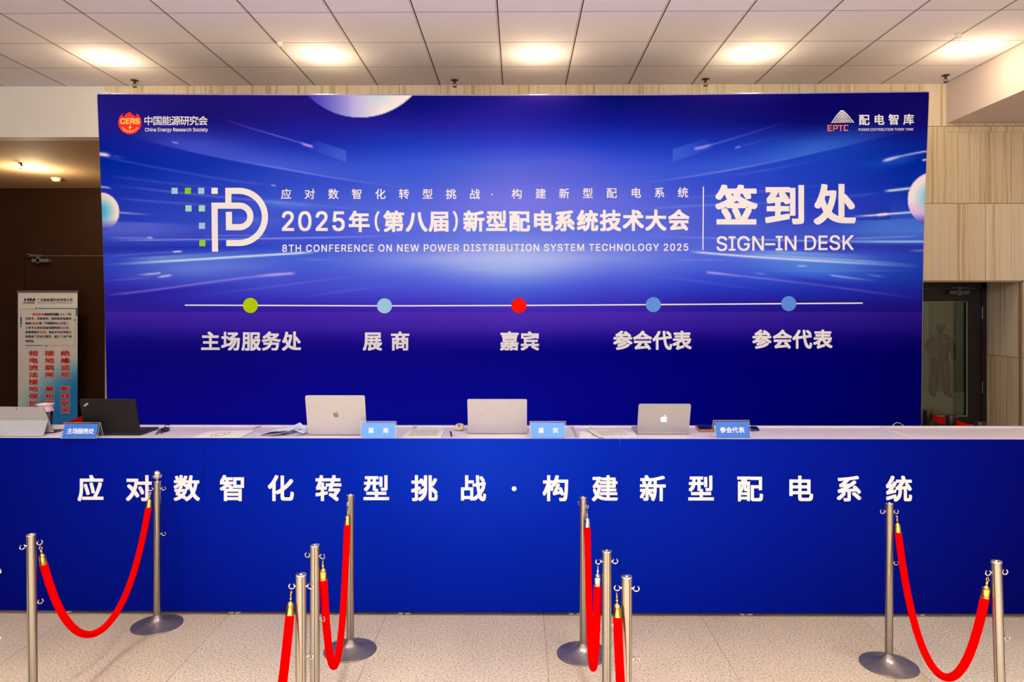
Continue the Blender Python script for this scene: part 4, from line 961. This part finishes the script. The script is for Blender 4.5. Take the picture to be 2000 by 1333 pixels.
o, q = sheet('paper_sheet', 'blank white sheet under the clipped papers beside the 嘉宾 sign', [(1131, 856), (1190, 856), (1185, 843), (1133, 843)], M_paper, cat='paper')
ring_on_m = MB(); ring_on(ring_on_m, q, .62, .45, .2, .3, .2, 0.0012); ring_on_m.build('round_print', M_ink, o, smooth=False)
st = thing('clipped_papers', 'printed papers held by a green binder clip, left of the glowing-logo laptop', 'papers', tuple(atz(1195, 848, ZT + .002)))
def stack_child(pts, z, th, m, nm):
    P4 = [atz(x, y, ZT + z) for x, y in pts]; mb = MB()
    f0 = lambda u, v: (P4[0] * (1 - u) + P4[1] * u) * (1 - v) + (P4[3] * (1 - u) + P4[2] * u) * v
    mb.prism([(0, 0), (1, 0), (1, 1), (0, 1)], f0, lambda u, v: f0(u, v) + Vector((0, 0, th))); o = mb.build(nm, m, st, smooth=False); fixnormals(o); return o, f0
stack_child([(1178, 855.5), (1243, 855.5), (1240, 846), (1160, 843)], 0.002, 0.004, M_leaflet, 'lower_sheets')
so, f0 = stack_child([(1170, 855), (1243, 851), (1218, 839.5), (1146, 840.5)], 0.0065, 0.0025, M_papergrey, 'top_sheet')
m = MB(); rnd = random.Random(5)
for k in range(8):
    v = .15 + .7 * k / 8; a = .15
    while a < .85:
        b = min(.85, a + rnd.uniform(.05, .2)); m.add([f0(a, v) + Vector((0, 0, .0028)), f0(b, v) + Vector((0, 0, .0028)), f0(b, v + .04) + Vector((0, 0, .0028)), f0(a, v + .04) + Vector((0, 0, .0028))], [(0, 1, 2, 3)]); a = b + .03
m.build('printed_text', M_ink, so, smooth=False)
p = atz(1153, 840, ZT + .006); bc = MB(); bc.prism([(-.011, 0), (.011, 0), (.011, .006), (0.006, .012), (-.006, .012), (-.011, .006)], lambda u, v: p + Vector((u, -0.011, v)), lambda u, v: p + Vector((u, 0.011, v)))
fixnormals(bc.build('binder_clip', M_green, st, smooth=False))
MB().tube([p + Vector((-.006, 0, .010)), p + Vector((-.008, .004, .024)), p + Vector((0, .006, .030)), p + Vector((.008, .004, .024)), p + Vector((.006, 0, .010))], .0012, 6).build('clip_wire', M_steel, st)

# folded leaflets heap
def leaflet(label, prof, ya, yb, m, tilt=0.0):
    """a folded sheet: prof = list of (px, height above the worktop) swept in depth"""
    base = [atz(x, 850, ZT).x for x, h in prof]; vs = []; fs = []; n = len(prof); dy = (0.0, yb - ya)
    for d in (0, 1):
        for off in (0, 1):
            for i, (x, h) in enumerate(prof): vs.append((base[i] + tilt * d, ya + dy[d], ZT + 0.001 + h + off * .0012))
    for i in range(n - 1):
        fs += [(i, i + 1, n + i + 1, n + i), (n + i, n + i + 1, 3 * n + i + 1, 3 * n + i), (2 * n + i, 3 * n + i, 3 * n + i + 1, 2 * n + i + 1), (i, 2 * n + i, 2 * n + i + 1, i + 1)]
    fs += [(0, n, 3 * n, 2 * n), (n - 1, 3 * n - 1, 4 * n - 1, 2 * n - 1)] if False else [(0, 2 * n, 3 * n, n), (n - 1, 2 * n - 1, 4 * n - 1, 3 * n - 1)]
    mb = MB().add(vs, fs); c = (base[n // 2], (ya + yb) / 2, ZT + .001); o = mb.build('folded_leaflet', m, loc=c, angle=60); fixnormals(o); tag(o, label, 'leaflet', 'folded leaflets beside the laptop with dark logo'); return o
o = leaflet('bottom folded leaflet of the heap, flat, with curled front fold', [(508, 0.0), (530, .003), (548, .008), (560, .020), (566, .029), (562, .034), (548, .031), (530, .021), (509, .004)], 4.47, 4.60, M_leaflet, .03)
o = leaflet('middle folded leaflet of the heap with its right end curling up', [(573, 0.001), (582, .002), (592, .005), (594, .011), (586, .018), (577, .028), (582, .030)], 4.49, 4.58, M_leaflet, .0)
pp = MB()
P1_, P2_, P3_, P4_ = at(560, 838, 4.66), at(586, 825.5, 4.70), at(600, 838, 4.66), at(578, 842, 4.60)
pp.add([P1_, P4_, P3_, P2_] + [v + Vector((0, .001, -.0012)) for v in (P1_, P4_, P3_, P2_)], [(0, 1, 2, 3), (7, 6, 5, 4), (0, 4, 5, 1), (1, 5, 6, 2), (2, 6, 7, 3), (3, 7, 4, 0)])
o = pp.build('folded_leaflet', M_leaflet, smooth=False, loc=tuple(P4_)); fixnormals(o); tag(o, 'top folded leaflet of the heap, tented to a peak against the laptop', 'leaflet', 'folded leaflets beside the laptop with dark logo')
o, q = sheet('paper_sheet', 'thin printed sheet poking out behind the folded leaflets', [(528, 843), (556, 843), (580, 834), (548, 834.5)], M_papergrey, cat='paper')

# pen
a, b = atz(882, 852.5, ZT + .0058), atz(880, 844, ZT + .0058)
t = thing('pen', 'short dark pen lying left of the cream mouse', 'pen', tuple((a + b) / 2))
MB().tube([a, a + (b - a) * .12, a + (b - a) * .6], [.0018, .0048, .005], 10).build('barrel', M_blackpl, t)
MB().tube([a + (b - a) * .6, b], .0052, 10).build('cap', M_dark, t); MB().box((b.x + .003, b.y - .035, b.z + .003), (b.x + .0055, b.y, b.z + .0065)).build('clip', M_chrome, t, smooth=False)
# mouse (front end towards the camera)
c = atz(897.5, 839, ZT + .0005); c = Vector((c.x, c.y, ZT + .0005))
t = thing('computer_mouse', 'cream computer mouse between the pen and the plain silver laptop', 'mouse', tuple(c))
vs = []; fs = []; nn = 24; rings = 7
for i in range(rings):
    q_ = i / (rings - 1) * math.pi / 2; hz = math.sin(q_) ** .75 * .030; k_ = max(math.cos(q_) ** .45, .001)
    for k in range(nn):
        a = 2 * math.pi * k / nn; e = 2.8; ca_, sa_ = math.cos(a), math.sin(a); rr_ = (abs(ca_) ** e + abs(sa_) ** e) ** (-1 / e)
        vs.append((c.x + .032 * rr_ * ca_ * k_, c.y + .052 * rr_ * sa_ * k_, c.z + .002 + hz * (1 + .12 * sa_)))
for i in range(rings - 1):
    for k in range(nn): k2 = (k + 1) % nn; fs.append((i * nn + k, i * nn + k2, (i + 1) * nn + k2, (i + 1) * nn + k))
fs.append(tuple(reversed(range(nn)))); MB().add(vs, fs).build('shell', M_cream, t)
m = MB(); m.box((c.x - .0045, c.y - .050, c.z + .0105), (c.x - .0030, c.y - .010, c.z + .035)); m.box((c.x + .0030, c.y - .050, c.z + .0105), (c.x + .0045, c.y - .010, c.z + .035)); m.box((c.x - .024, c.y - .0522, c.z + .008), (c.x + .024, c.y - .046, c.z + .0095))
m.build('button_seam', mat('seam_brown', rgb(120, 104, 84), 0.6), t, smooth=False)
# phone, wallet
def slab(name, label, pts, z0, h, m_body, m_top, cat):
    P4 = [atz(x, y, ZT + z0) for x, y in pts]; f0 = lambda u, v: (P4[0] * (1 - u) + P4[1] * u) * (1 - v) + (P4[3] * (1 - u) + P4[2] * u) * v
    c = sum(P4, Vector()) / 4; t = thing(name, label, cat, tuple(c)); rp = [(p[0] + .5, p[1] + .5) for p in rrect(1, 1, .12, 4)]
    fixnormals(MB().prism(rp, f0, lambda u, v: f0(u, v) + Vector((0, 0, h))).build('case', m_body, t)); rq = [(.5 + (u - .5) * .9, .5 + (v - .5) * .9) for u, v in rp]
    o = fixnormals(MB().prism(rq, lambda u, v: f0(u, v) + Vector((0, 0, h)), lambda u, v: f0(u, v) + Vector((0, 0, h + .0008))).build('screen', m_top, t, smooth=False)); return t
slab('mobile_phone', 'phone in orange-brown case behind the 参会代表 sign', [(1366, 843.5), (1396, 843.5), (1394, 835), (1357, 834.5)], .001, .012, M_orange, M_screen, 'phone')
slab('mobile_phone', 'dark navy phone poking out right of the 参会代表 sign', [(1462, 842), (1484, 841.5), (1478, 835.5), (1455, 835)], .001, .008, M_navyink, M_screen, 'phone')
slab('card_holder', 'small dark holder between the orange phone and the sign', [(1386, 839), (1398, 839), (1398, 833.5), (1384, 834)], .0005, .030, M_dark, M_blackpl, 'holder') if False else None
# black charger and cables right of the black laptop
c = atz(321, 843, ZT + .001); t = thing('power_adapter', 'black charger with cable lying right of the black laptop', 'charger', tuple(c))
fixnormals(MB().prism(rrect(.036, .06, .008, 4, c.x, c.y + .01), lambda u, v: Vector((u, v, ZT + .001)), lambda u, v: Vector((u, v, ZT + .021))).build('body', M_blackpl, t))
pts = [(318, 842, .01), (324, 839, .012), (322, 836, .02), (327, 834, .012), (331, 832.8, .006)]; path = [atz(x, y, ZT + .003) + Vector((0, 0, h)) for x, y, h in pts]
MB().tube(path, .0022, 8).build('cable', M_cable, t)
m = MB(); rnd = random.Random(2)
for k in range(5):
    m.tube([atz(303 + k * 1.5, 850 - k * 2.0, ZT + .004) + Vector((0, 0, .002)), atz(311 + 1 * k, 848.5 - k * 1.6, ZT + .004) + Vector((0, 0, .008 + .003 * math.sin(k * 2))), atz(317 + .5 * k, 847.5 - k * 1.0, ZT + .004) + Vector((0, 0, .002))], .0022, 6)
m.build('coiled_cable', M_cable, t)
m = MB(); c0 = atz(1745, 833, ZT + .004)
pts = [(1743, 833.5, .004), (1747, 832, .012), (1752, 831, .018), (1758, 831.5, .014), (1763, 833, .008), (1766, 833.6, .004)]
path = [atz(x, y, ZT + .0) + Vector((0, 0, h)) for x, y, h in pts]
o = m.tube(path, .002, 8).build('cable_loop', M_cablew, loc=tuple(c0)); tag(o, 'short loop of pale cable at the back edge of the bare counter', 'cable')

# ================================================================== STANDING ROLL-UP BANNER
YS = 9.7
bl_ = thing('rollup_banner', 'pale roll-up banner with red vertical slogans standing before the dark wall', 'banner', (X(94, YS), YS, 0))
q00, q10 = at(35, 570.5, YS), at(151.5, 570.5, YS); zb_ = 0.09
nxb, nyb = 30, 60; vs = []; cols = []
for j in range(nyb + 1):
    for i in range(nxb + 1):
        u, v = i / nxb, j / nyb; vs.append((q00.x + (q10.x - q00.x) * u, YS, q00.z + (zb_ - q00.z) * v))
        s_ = min(1, max(0, (v * 2.3 - .75) * (.30 + 1.0 * u))); k_ = s_ * s_ * (3 - 2 * s_)
        c0, c1 = (206, 202, 204), (24, 108, 226); cols.append([c0[t_] * (1 - k_) + c1[t_] * k_ for t_ in range(3)])
fs = [(j * (nxb + 1) + i, (j + 1) * (nxb + 1) + i, (j + 1) * (nxb + 1) + i + 1, j * (nxb + 1) + i + 1) for j in range(nyb) for i in range(nxb)]
po = MB().add(vs, fs).build('printed_sheet', vcol_mat('rollup_print', 0.5), bl_, smooth=False)
ca = po.data.color_attributes.new('print', 'FLOAT_COLOR', 'POINT'); al = np.clip(to_albedo(np.array(cols)) * 2.0, 0, .95)
ca.data.foreach_set('color', np.concatenate([al, np.ones((len(al), 1))], 1).reshape(-1).astype(np.float32))
B((q00.x - .01, YS - .008, q00.z - .01), (q10.x + .01, YS + .012, q00.z + .018)).build('top_rail', M_alu, bl_, smooth=False)
m = MB().box((q00.x - .02, YS - .09, 0), (q10.x + .02, YS + .09, .085)); m.box((q00.x + .05, YS - .16, 0), (q00.x + .12, YS + .16, .02)); m.box((q10.x - .12, YS - .16, 0), (q10.x - .05, YS + .16, .02)); m.build('base_cassette', M_alu, bl_, smooth=False)
MB().tube([((q00.x + q10.x) / 2, YS + .03, .08), ((q00.x + q10.x) / 2, YS + .03, q00.z)], .012, 8).build('support_pole', M_alu, bl_)
fS = lambda u, v, l=0: at(u, v, YS - .002 - l)
M_redink = mat('red_ink', rgb(235, 10, 6), .6, noise=(20, .02)); M_navy = mat('dark_navy_ink', rgb(24, 24, 70), .6); M_blue = mat('blue_ink', rgb(30, 130, 200), .6)
T = Text(fS)
T.latin('HM', 47.5, 67.5, 583.2, 588.6, .5, slant=.15); T.latin('POWER', 46, 67.5, 590.8, 593, .25)
T.row('广东赫兹曼科技有限公司', 75.6, 139, 586.3, 5.6, .12); T.latin('HM Power Technology (Guangdong) Co. Ltd.', 73, 141.5, 590.8, 592.6, .05); T.build('company_lettering', M_navy, bl_)
lines = [('接地保护装置2021年9', 88.6, 139.2, 614.4), ('月至今，河南郑州、陕西延安陆续安', 52, 137, 622.8), ('装超', 52, 57.4, 631.9), ('套（环网箱和柱上开关），', 78.5, 137, 631.9), ('三年半以来实现接地跳闸超', 52, 114.5, 640.7), ('次，', 131, 136, 640.7),
         ('准确率超过', 52, 74, 649.3), ('。该技术的应用极大', 92, 137, 649.3), ('地提高了供电可靠性，减少了用户停', 52, 137, 657.9), ('电时间。', 52, 67.5, 666.8)]
T = Text(fS)
for s_, x0, x1, y in lines: T.row(s_, x0, x1, y, 4.7, .16)
T.build('paragraph_lettering', M_navy, bl_)
T = Text(fS); T.row('相电流法', 66, 82.8, 614.4, 4.7, .18)
for s_, x0, x1, y in (('2300', 60.5, 74.5, 631.9), ('700', 118, 127.5, 640.7), ('96%', 78, 89, 649.3)): T.latin(s_, x0, x1, y - 2.2, y + 2.2, .2)
T.build('highlight_lettering', M_redink, bl_)
T = Text(fS)
for a, b in (((40.3, 604), (147, 604)), ((147, 604), (146.8, 675)), ((146.8, 675), (84, 675)), ((40.3, 604), (40.6, 638))): T.stroke([a, b], .5)
T.build('text_box_outline', mat('box_grey', rgb(150, 160, 176), .6), bl_)
T = Text(fS); T.stroke([(75, 602.6), (150, 602.6)], 1.3); T.rect(148.2, 602, 151, 617.5); T.rect(39.6, 619.5, 42.6, 635); T.stroke([(49.3, 675.3), (82.5, 675.3)], 1.4)
for (x, y) in ((70.5, 602.6), (40.4, 638.5), (146, 625.5), (90.5, 676.3)): T.poly([(x - 3, y), (x, y + 1.4), (x + 3, y - .9), (x - .5, y - 1.2)])
T.build('blue_accent', M_blue, bl_)
ry = [690.7, 704.9, 718.8, 732.8, 746.8, 760.5, 774.4, 788.4, 802.4]
for nm, m_, bo, li in (('slogan_halo', M_letter, 1.15, 0.0), ('slogan_lettering', M_redink, .42, 1e-3)):
    T = Text(fS)
    for s_, x in (('相电流法接地保护', 65.3), ('接地跳闸 单相跳闸', 96.7), ('绝缘监视 断线跳闸', 127.6)): T.cjk(s_, [x] * len(s_), ry, 9.4, bo, 1.75, lift=li)
    T.build(nm, m_, bl_)

# ================================================================== RETRACTABLE BELT BARRIERS
def belt_post(x, y, label, group, head=.036, top=1.0):
    t = thing('belt_post', label, 'barrier post', (x, y, 0), group); c = (x, y, 0)
    MB().lathe([(.138, 0), (.138, .008), (.06, .028), (.035, .035)], 40, c).build('base', M_blackpl, t)
    MB().lathe([(.030, .03), (.030, top - .12)], 24, c).build('tube', M_chrome, t)
    MB().lathe([(head, top - .14), (head + .003, top - .13), (head + .003, top - .008), (head, top)], 28, c).build('belt_head', M_blackpl, t)
    return t
def belt(t, a, b, z0, z1, w=.048, sag=.01):
    m = MB(); n = 14; vs = []; fs = []
    for i in range(n + 1):
        u = i / n; p = Vector(a) * (1 - u) + Vector(b) * u; z = z0 * (1 - u) + z1 * u - sag * math.sin(math.pi * u)
        for oy in (-.0008, .0008): vs += [(p.x, p.y + oy, z - w / 2), (p.x, p.y + oy, z + w / 2)]
    for i in range(n):
        k = i * 4; fs += [(k, k + 4, k + 5, k + 1), (k + 2, k + 3, k + 7, k + 6), (k + 1, k + 5, k + 7, k + 3), (k, k + 2, k + 6, k + 4)]
    m.add(vs, fs); return m.build('belt', M_belt, t, smooth=False)
bp = [(X(1811.5, 6.08), 6.08), (X(1857.5, 5.79), 5.79), (X(1914, 5.47), 5.47)]
t1 = belt_post(*bp[0], 'black-headed belt barrier post half hidden by the right edge of the backdrop', 'belt barrier posts by the glass door')
t2 = belt_post(*bp[1], 'belt barrier post between two red belts, before the glass door', 'belt barrier posts by the glass door')
t3 = belt_post(*bp[2], 'belt barrier post nearest to the counter, at the right door jamb', 'belt barrier posts by the glass door')
belt(t1, (bp[0][0] + .02, bp[0][1] - .03), (bp[1][0] - .01, bp[1][1] + .036), .95, .955, .055); belt(t2, (bp[1][0] + .02, bp[1][1] - .03), (bp[2][0] - .01, bp[2][1] + .036), .95, .945, .055, .012)
lp = [(X(186, 6.05), 6.05), (X(62, 5.2), 5.2)]
t1 = belt_post(*lp[0], 'belt barrier post behind the black laptop', 'belt barrier posts behind the left end of the counter'); belt(t1, (lp[0][0] - .02, lp[0][1] - .03), (lp[1][0] + .02, lp[1][1] + .036), .962, .935, .05)
belt_post(*lp[1], 'belt barrier post behind the silver tablet', 'belt barrier posts behind the left end of the counter')

# ================================================================== ROPE STANCHIONS
RT, HP = 0.0195, 0.84
def c_hook(ang, z):
    m = MB(); ca_, sa_ = math.cos(ang), math.sin(ang); rc = RT + .016
    m.tube([((RT - .004) * ca_, (RT - .004) * sa_, z), ((RT + .004) * ca_, (RT + .004) * sa_, z)], .004, 8)
    pts = []
    for k in range(17):
        a = R(125) + R(290) * k / 16; pts.append(((rc + .0105 * math.cos(a)) * ca_, (rc + .0105 * math.cos(a)) * sa_, z + .0105 * math.sin(a)))
    m.tube(pts, .0026, 8); return m
def make_stanchion():
    t = thing('rope_stanchion', '', 'stanchion', (0, 0, 0), 'steel rope stanchions in front of the counter')
    MB().lathe([(.140, 0), (.1415, .003), (.140, .006), (.100, .014), (.060, .026), (.036, .040), (.026, .056), (.022, .062)], 56).build('base', M_base, t, local=True, angle=50)
    tb = MB().lathe([(RT, .05), (RT, HP - .004)], 32).build('tube', M_steel, t, local=True, angle=50)
    gm = MB()
    for a in (R(-62), R(28), R(118), R(208)): gm.box((-.0016, RT - .0035, .07), (.0016, RT + .0004, HP - .006), Matrix.Rotation(a + math.pi, 4, 'Z'))
    gm.build('slot', M_groove, tb, local=True, smooth=False)
    MB().lathe([(RT, HP - .004), (RT + .0012, HP - .002), (RT + .0012, HP), (RT - .003, HP + .002), (.008, HP + .001), (.006, HP + .0035), (.001, HP + .004)], 32).build('top_cap', M_chrome, t, local=True)
    for a, z in ((0, HP - .045), (math.pi, HP - .045), (0, .53)): c_hook(a, z).build('hook', M_chrome, t, local=True)
    return t
ST = {}
def place(key, px, d, label, rz=0.0, tilt=0.0, first=[True], z=0.0, sc_=1.0):
    o = proto if first[0] else copy_tree(proto); first[0] = False
    o.location = (X(px, d), d, 0); o.rotation_euler = (0, tilt, rz); o['label'] = label; o.scale = (1, 1, sc_); ST[key] = o; ORIG[o.name] = Vector(o.location); return o
proto = make_stanchion()
place('A', 307, 4.245, 'steel rope stanchion topped with a ball, standing close to the blue counter front at left', R(12))
place('E', 69, 3.245, 'tall-looking front-left steel rope stanchion at the left edge, gold-ended rope behind it', R(58), R(-.6))
place('B', 684, 3.94, 'steel rope stanchion by the counter below the character 转, round base fully visible', R(-100), R(-.3))
place('F', 615, 3.105, 'steel rope stanchion left of centre with an empty C-hook on its left side', R(-15))
place('G', 588, 2.765, 'steel rope stanchion left of centre with a rope hanging from a white clip', R(0))
place('C', 1139, 3.91, 'steel rope stanchion by the counter right of the character 构, base partly behind the rope', R(-60))
place('H', 1185, 3.045, 'steel rope stanchion right of centre with a silver-ended rope on its left', R(5))
place('I', 1224, 2.755, 'steel rope stanchion right of centre with a gold-ended rope hanging at its left', R(-5))
place('D', 1736, 3.80, 'steel rope stanchion by the counter under the last slogan character, base fully visible', R(0), R(.2))
place('J', 1958, 2.935, 'steel rope stanchion at the right edge with a C-hook sticking out to the right', R(5), R(-1.8))
place('M', -20.5, 2.91, 'rope stanchion just outside the left edge, only its C-hook showing', R(0))
place('K', 330, 1.80, 'steel rope stanchion nearest to the camera, left aisle', R(0)); place('L', 1325, 1.80, 'steel rope stanchion nearest to the camera, right aisle', R(0))
m = MB().lathe([(.007, HP + .003), (.006, HP + .008), (.016, HP + .013), (.0245, HP + .024), (.027, HP + .036), (.0245, HP + .048), (.016, HP + .059), (.001, HP + .063)], 32); m.build('ball_finial', M_chrome, ST['A'], local=True, angle=80)
ST['E'].location.x = X(65, 3.245)

def rope(a, b, zmin, label, ma, mb_, k=1.9, bulge=(0, 0), grp='red velvet ropes between the stanchions', r0=.0168):
    """a, b: hook points; hanging velvet rope with a ferrule and a snap hook at each end"""
    A, Bp = Vector(a), Vector(b); h = Vector((Bp.x - A.x, Bp.y - A.y, 0)); Lh = h.length; hd = h / Lh
    mid = (A + Bp) / 2; t = thing('barrier_rope', label, 'rope', (mid.x, mid.y, zmin - r0), grp)
    ends = []
    for (P0, d, m_) in ((A, hd, ma), (Bp, -hd, mb_)):
        dr = (d * .22 + Vector((0, 0, -1))).normalized(); s = P0 + dr * .006
        j = MB(); rr_ = .0085; c = s + dr * .010; side = Vector((-d.y, d.x, 0)); n_ = 14
        j.tube([c + (dr * math.cos(2 * math.pi * i / n_) + d * math.sin(2 * math.pi * i / n_)) * rr_ for i in range(n_)], .0021, 6, closed=True)
        j.tube([c + dr * rr_, c + dr * (rr_ + .008), c + dr * (rr_ + .014)], [.0028, .0055, .0035], 8)
        j.tube([c - d * rr_ * .8 + dr * .001, c - d * (rr_ + .007) - dr * .001], .0018, 6)
        j.tube([c + dr * (rr_ + .010), c + dr * (rr_ + .022)], .0024, 6)
        j.build('snap_hook', m_, t)
        f0 = c + dr * (rr_ + .020); f1 = f0 + dr * .050
        MB().tube([f0, f0 + dr * .003, f0 + dr * .007, f0 + dr * .012, f0 + dr * .016, f0 + dr * .046, f0 + dr * .048, f1], [.004, .0075, .0115, .0135, .0145, .0150, .0165, .0165], 24).build('ferrule', m_, t, angle=50)
        ends.append((f1 - dr * .002, dr))
    (p0, d0), (p1, d1) = ends; pts = []; n = 44; rad = []
    z0, z1 = p0.z, p1.z
    for i in range(n + 1):
        u = i / n; ww = 2 * u - 1; zz0 = z0 if ww < 0 else z1
        f_ = (math.cosh(k * ww) - 1) / (math.cosh(k) - 1); p = p0 * (1 - u) + p1 * u; p.z = zmin + (zz0 - zmin) * f_
        p.x += bulge[0] * (1 - ww * ww); p.y += bulge[1] * (1 - ww * ww); pts.append(p); rad.append(r0 if 0 < i < n else r0 - .0025)
    pts.insert(1, pts[0] * .9 + pts[1] * .1); rad.insert(1, r0); pts.insert(-1, pts[-1] * .9 + pts[-2] * .1); rad.insert(-1, r0)
    MB().tube(pts, rad, 20).build('velvet_rope', M_velvet, t, angle=70); return t
def hk(key, side, dz=0.0, off=None):
    o = ST[key]; bpy.context.view_layer.update(); return o.matrix_world @ Vector((side * (RT + .0175), 0, HP - .045 - .011 + dz))
rope(hk('E', 1), hk('A', -1), .192, 'red velvet rope with gold ends hanging in a wide curve at far left', M_gold, M_gold)
rope(hk('F', 1), hk('B', 1), .152, 'red velvet rope with gold ends, narrow loop left of centre', M_gold, M_gold)
rope(hk('C', 1), hk('H', -1), .172, 'red velvet rope with silver ends, narrow loop right of centre', M_chrome, M_chrome)
rope(hk('D', 1), hk('J', -1), .185, 'red velvet rope with gold ends hanging in a wide curve at far right', M_gold, M_gold)
rope(hk('G', -1), hk('K', 1), .22, 'red velvet rope running out of the bottom of the frame left of centre', M_gold, M_gold)
rope(hk('I', -1), hk('L', -1), .22, 'red velvet rope running out of the bottom of the frame right of centre', M_gold, M_gold)

# ================================================================== FIGURE BEYOND THE GLASS DOOR
PYP = 15.3; pcx = X(1836, PYP); zs = 1.0
def figure():
    t = thing('person', 'person in dark clothes standing upright beyond the glass door', 'person', (pcx, PYP, 0))
    me = bpy.data.meshes.new('body'); H = Z(629, PYP, 1836)
    J = {'pel': (0, 0, .50), 'bel': (0, .0, .58), 'che': (0, -.0, .70), 'nek': (0, 0, .825), 'hb': (0, 0, .87), 'hd': (0, -.01, .93), 'ht': (0, 0, .985),
         'ls': (-.105, 0, .795), 'le': (-.185, .01, .655), 'lw': (-.115, -.04, .555), 'rs': (.105, 0, .795), 're': (.17, .0, .66), 'rw': (.15, -.045, .545), 'lh': (-.075, -.06, .535), 'rh': (.145, -.06, .49),
         'lt': (-.062, 0, .48), 'lk': (-.080, -.01, .27), 'la': (-.098, .01, .045), 'lf': (-.115, -.075, .018), 'rt': (.062, 0, .48), 'rk': (.078, -.01, .27), 'ra': (.095, .01, .045), 'rf': (.115, -.075, .018)}
    Rd = {'pel': .100, 'bel': .105, 'che': .115, 'nek': .036, 'hb': .038, 'hd': .056, 'ht': .035, 'ls': .052, 'le': .042, 'lw': .034, 'rs': .052, 're': .042, 'rw': .034, 'lh': .022, 'rh': .022, 'lt': .070, 'lk': .058, 'la': .050, 'lf': .026, 'rt': .070, 'rk': .058, 'ra': .050, 'rf': .024}
    E_ = ['pel-bel', 'bel-che', 'che-nek', 'nek-hb', 'hb-hd', 'hd-ht', 'che-ls', 'ls-le', 'le-lw', 'lw-lh', 'che-rs', 'rs-re', 're-rw', 'rw-rh', 'pel-lt', 'lt-lk', 'lk-la', 'la-lf', 'pel-rt', 'rt-rk', 'rk-ra', 'ra-rf']
    ks_ = list(J); me.from_pydata([tuple(c * H for c in J[k]) for k in ks_], [tuple(ks_.index(q) for q in e.split('-')) for e in E_], [])
    o = bpy.data.objects.new('body', me); COL.objects.link(o); o.parent = t
    md = o.modifiers.new('skin', 'SKIN'); sv = me.skin_vertices[0].data
    for i, k in enumerate(ks_): sv[i].radius = (Rd[k] * H, Rd[k] * H * (.72 if k in ('pel', 'bel', 'che', 'ls', 'rs') else .9)); sv[i].use_root = (k == 'pel')
    sb = o.modifiers.new('sub', 'SUBSURF'); sb.levels = sb.render_levels = 2
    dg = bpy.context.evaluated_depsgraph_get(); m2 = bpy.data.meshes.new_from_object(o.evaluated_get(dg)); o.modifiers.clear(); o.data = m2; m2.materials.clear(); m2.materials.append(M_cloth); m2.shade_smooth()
    hd = Vector((pcx, PYP - .01 * H, .93 * H))
    MB().lathe([(.001, .062 * H), (.035 * H, .054 * H), (.055 * H, .03 * H), (.060 * H, .0), (.056 * H, -.018 * H), (.03 * H, -.02 * H)], 24, (hd.x, hd.y + .006, hd.z + .006)).build('hair', M_hair, t)
    fm_ = MB(); f = (hd.x, hd.y - .028, hd.z - .01)
    fm_.lathe([(.001, .05), (.04, .04), (.058, .0), (.045, -.05), (.02, -.085), (.001, -.09)], 20, f); fm_.tube([(f[0], f[1] - .055, f[2] + .012), (f[0], f[1] - .075, f[2] - .014)], [.007, .012], 8)
    for s_ in (-1, 1): fm_.tube([(f[0] + s_ * .066, f[1] + .03, f[2] + .015), (f[0] + s_ * .078, f[1] + .035, f[2] + .0), (f[0] + s_ * .066, f[1] + .03, f[2] - .025)], .010, 8)
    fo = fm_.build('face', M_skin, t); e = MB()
    for s_ in (-1, 1): e.tube([(f[0] + s_ * .024 - .007, f[1] - .050, f[2] + .012), (f[0] + s_ * .024 + .007, f[1] - .050, f[2] + .012)], .005, 6)
    e.tube([(f[0] - .016, f[1] - .046, f[2] - .042), (f[0] + .016, f[1] - .046, f[2] - .042)], .004, 6); e.build('facial_features', M_hair, fo)
    B((pcx - .03 * H * 1.2, PYP - .105 * H, .735 * H), (pcx + .05 * H, PYP - .098 * H, .745 * H)).build('chest_badge', mat('badge', rgb(150, 150, 130), .5), t, smooth=False)
figure()
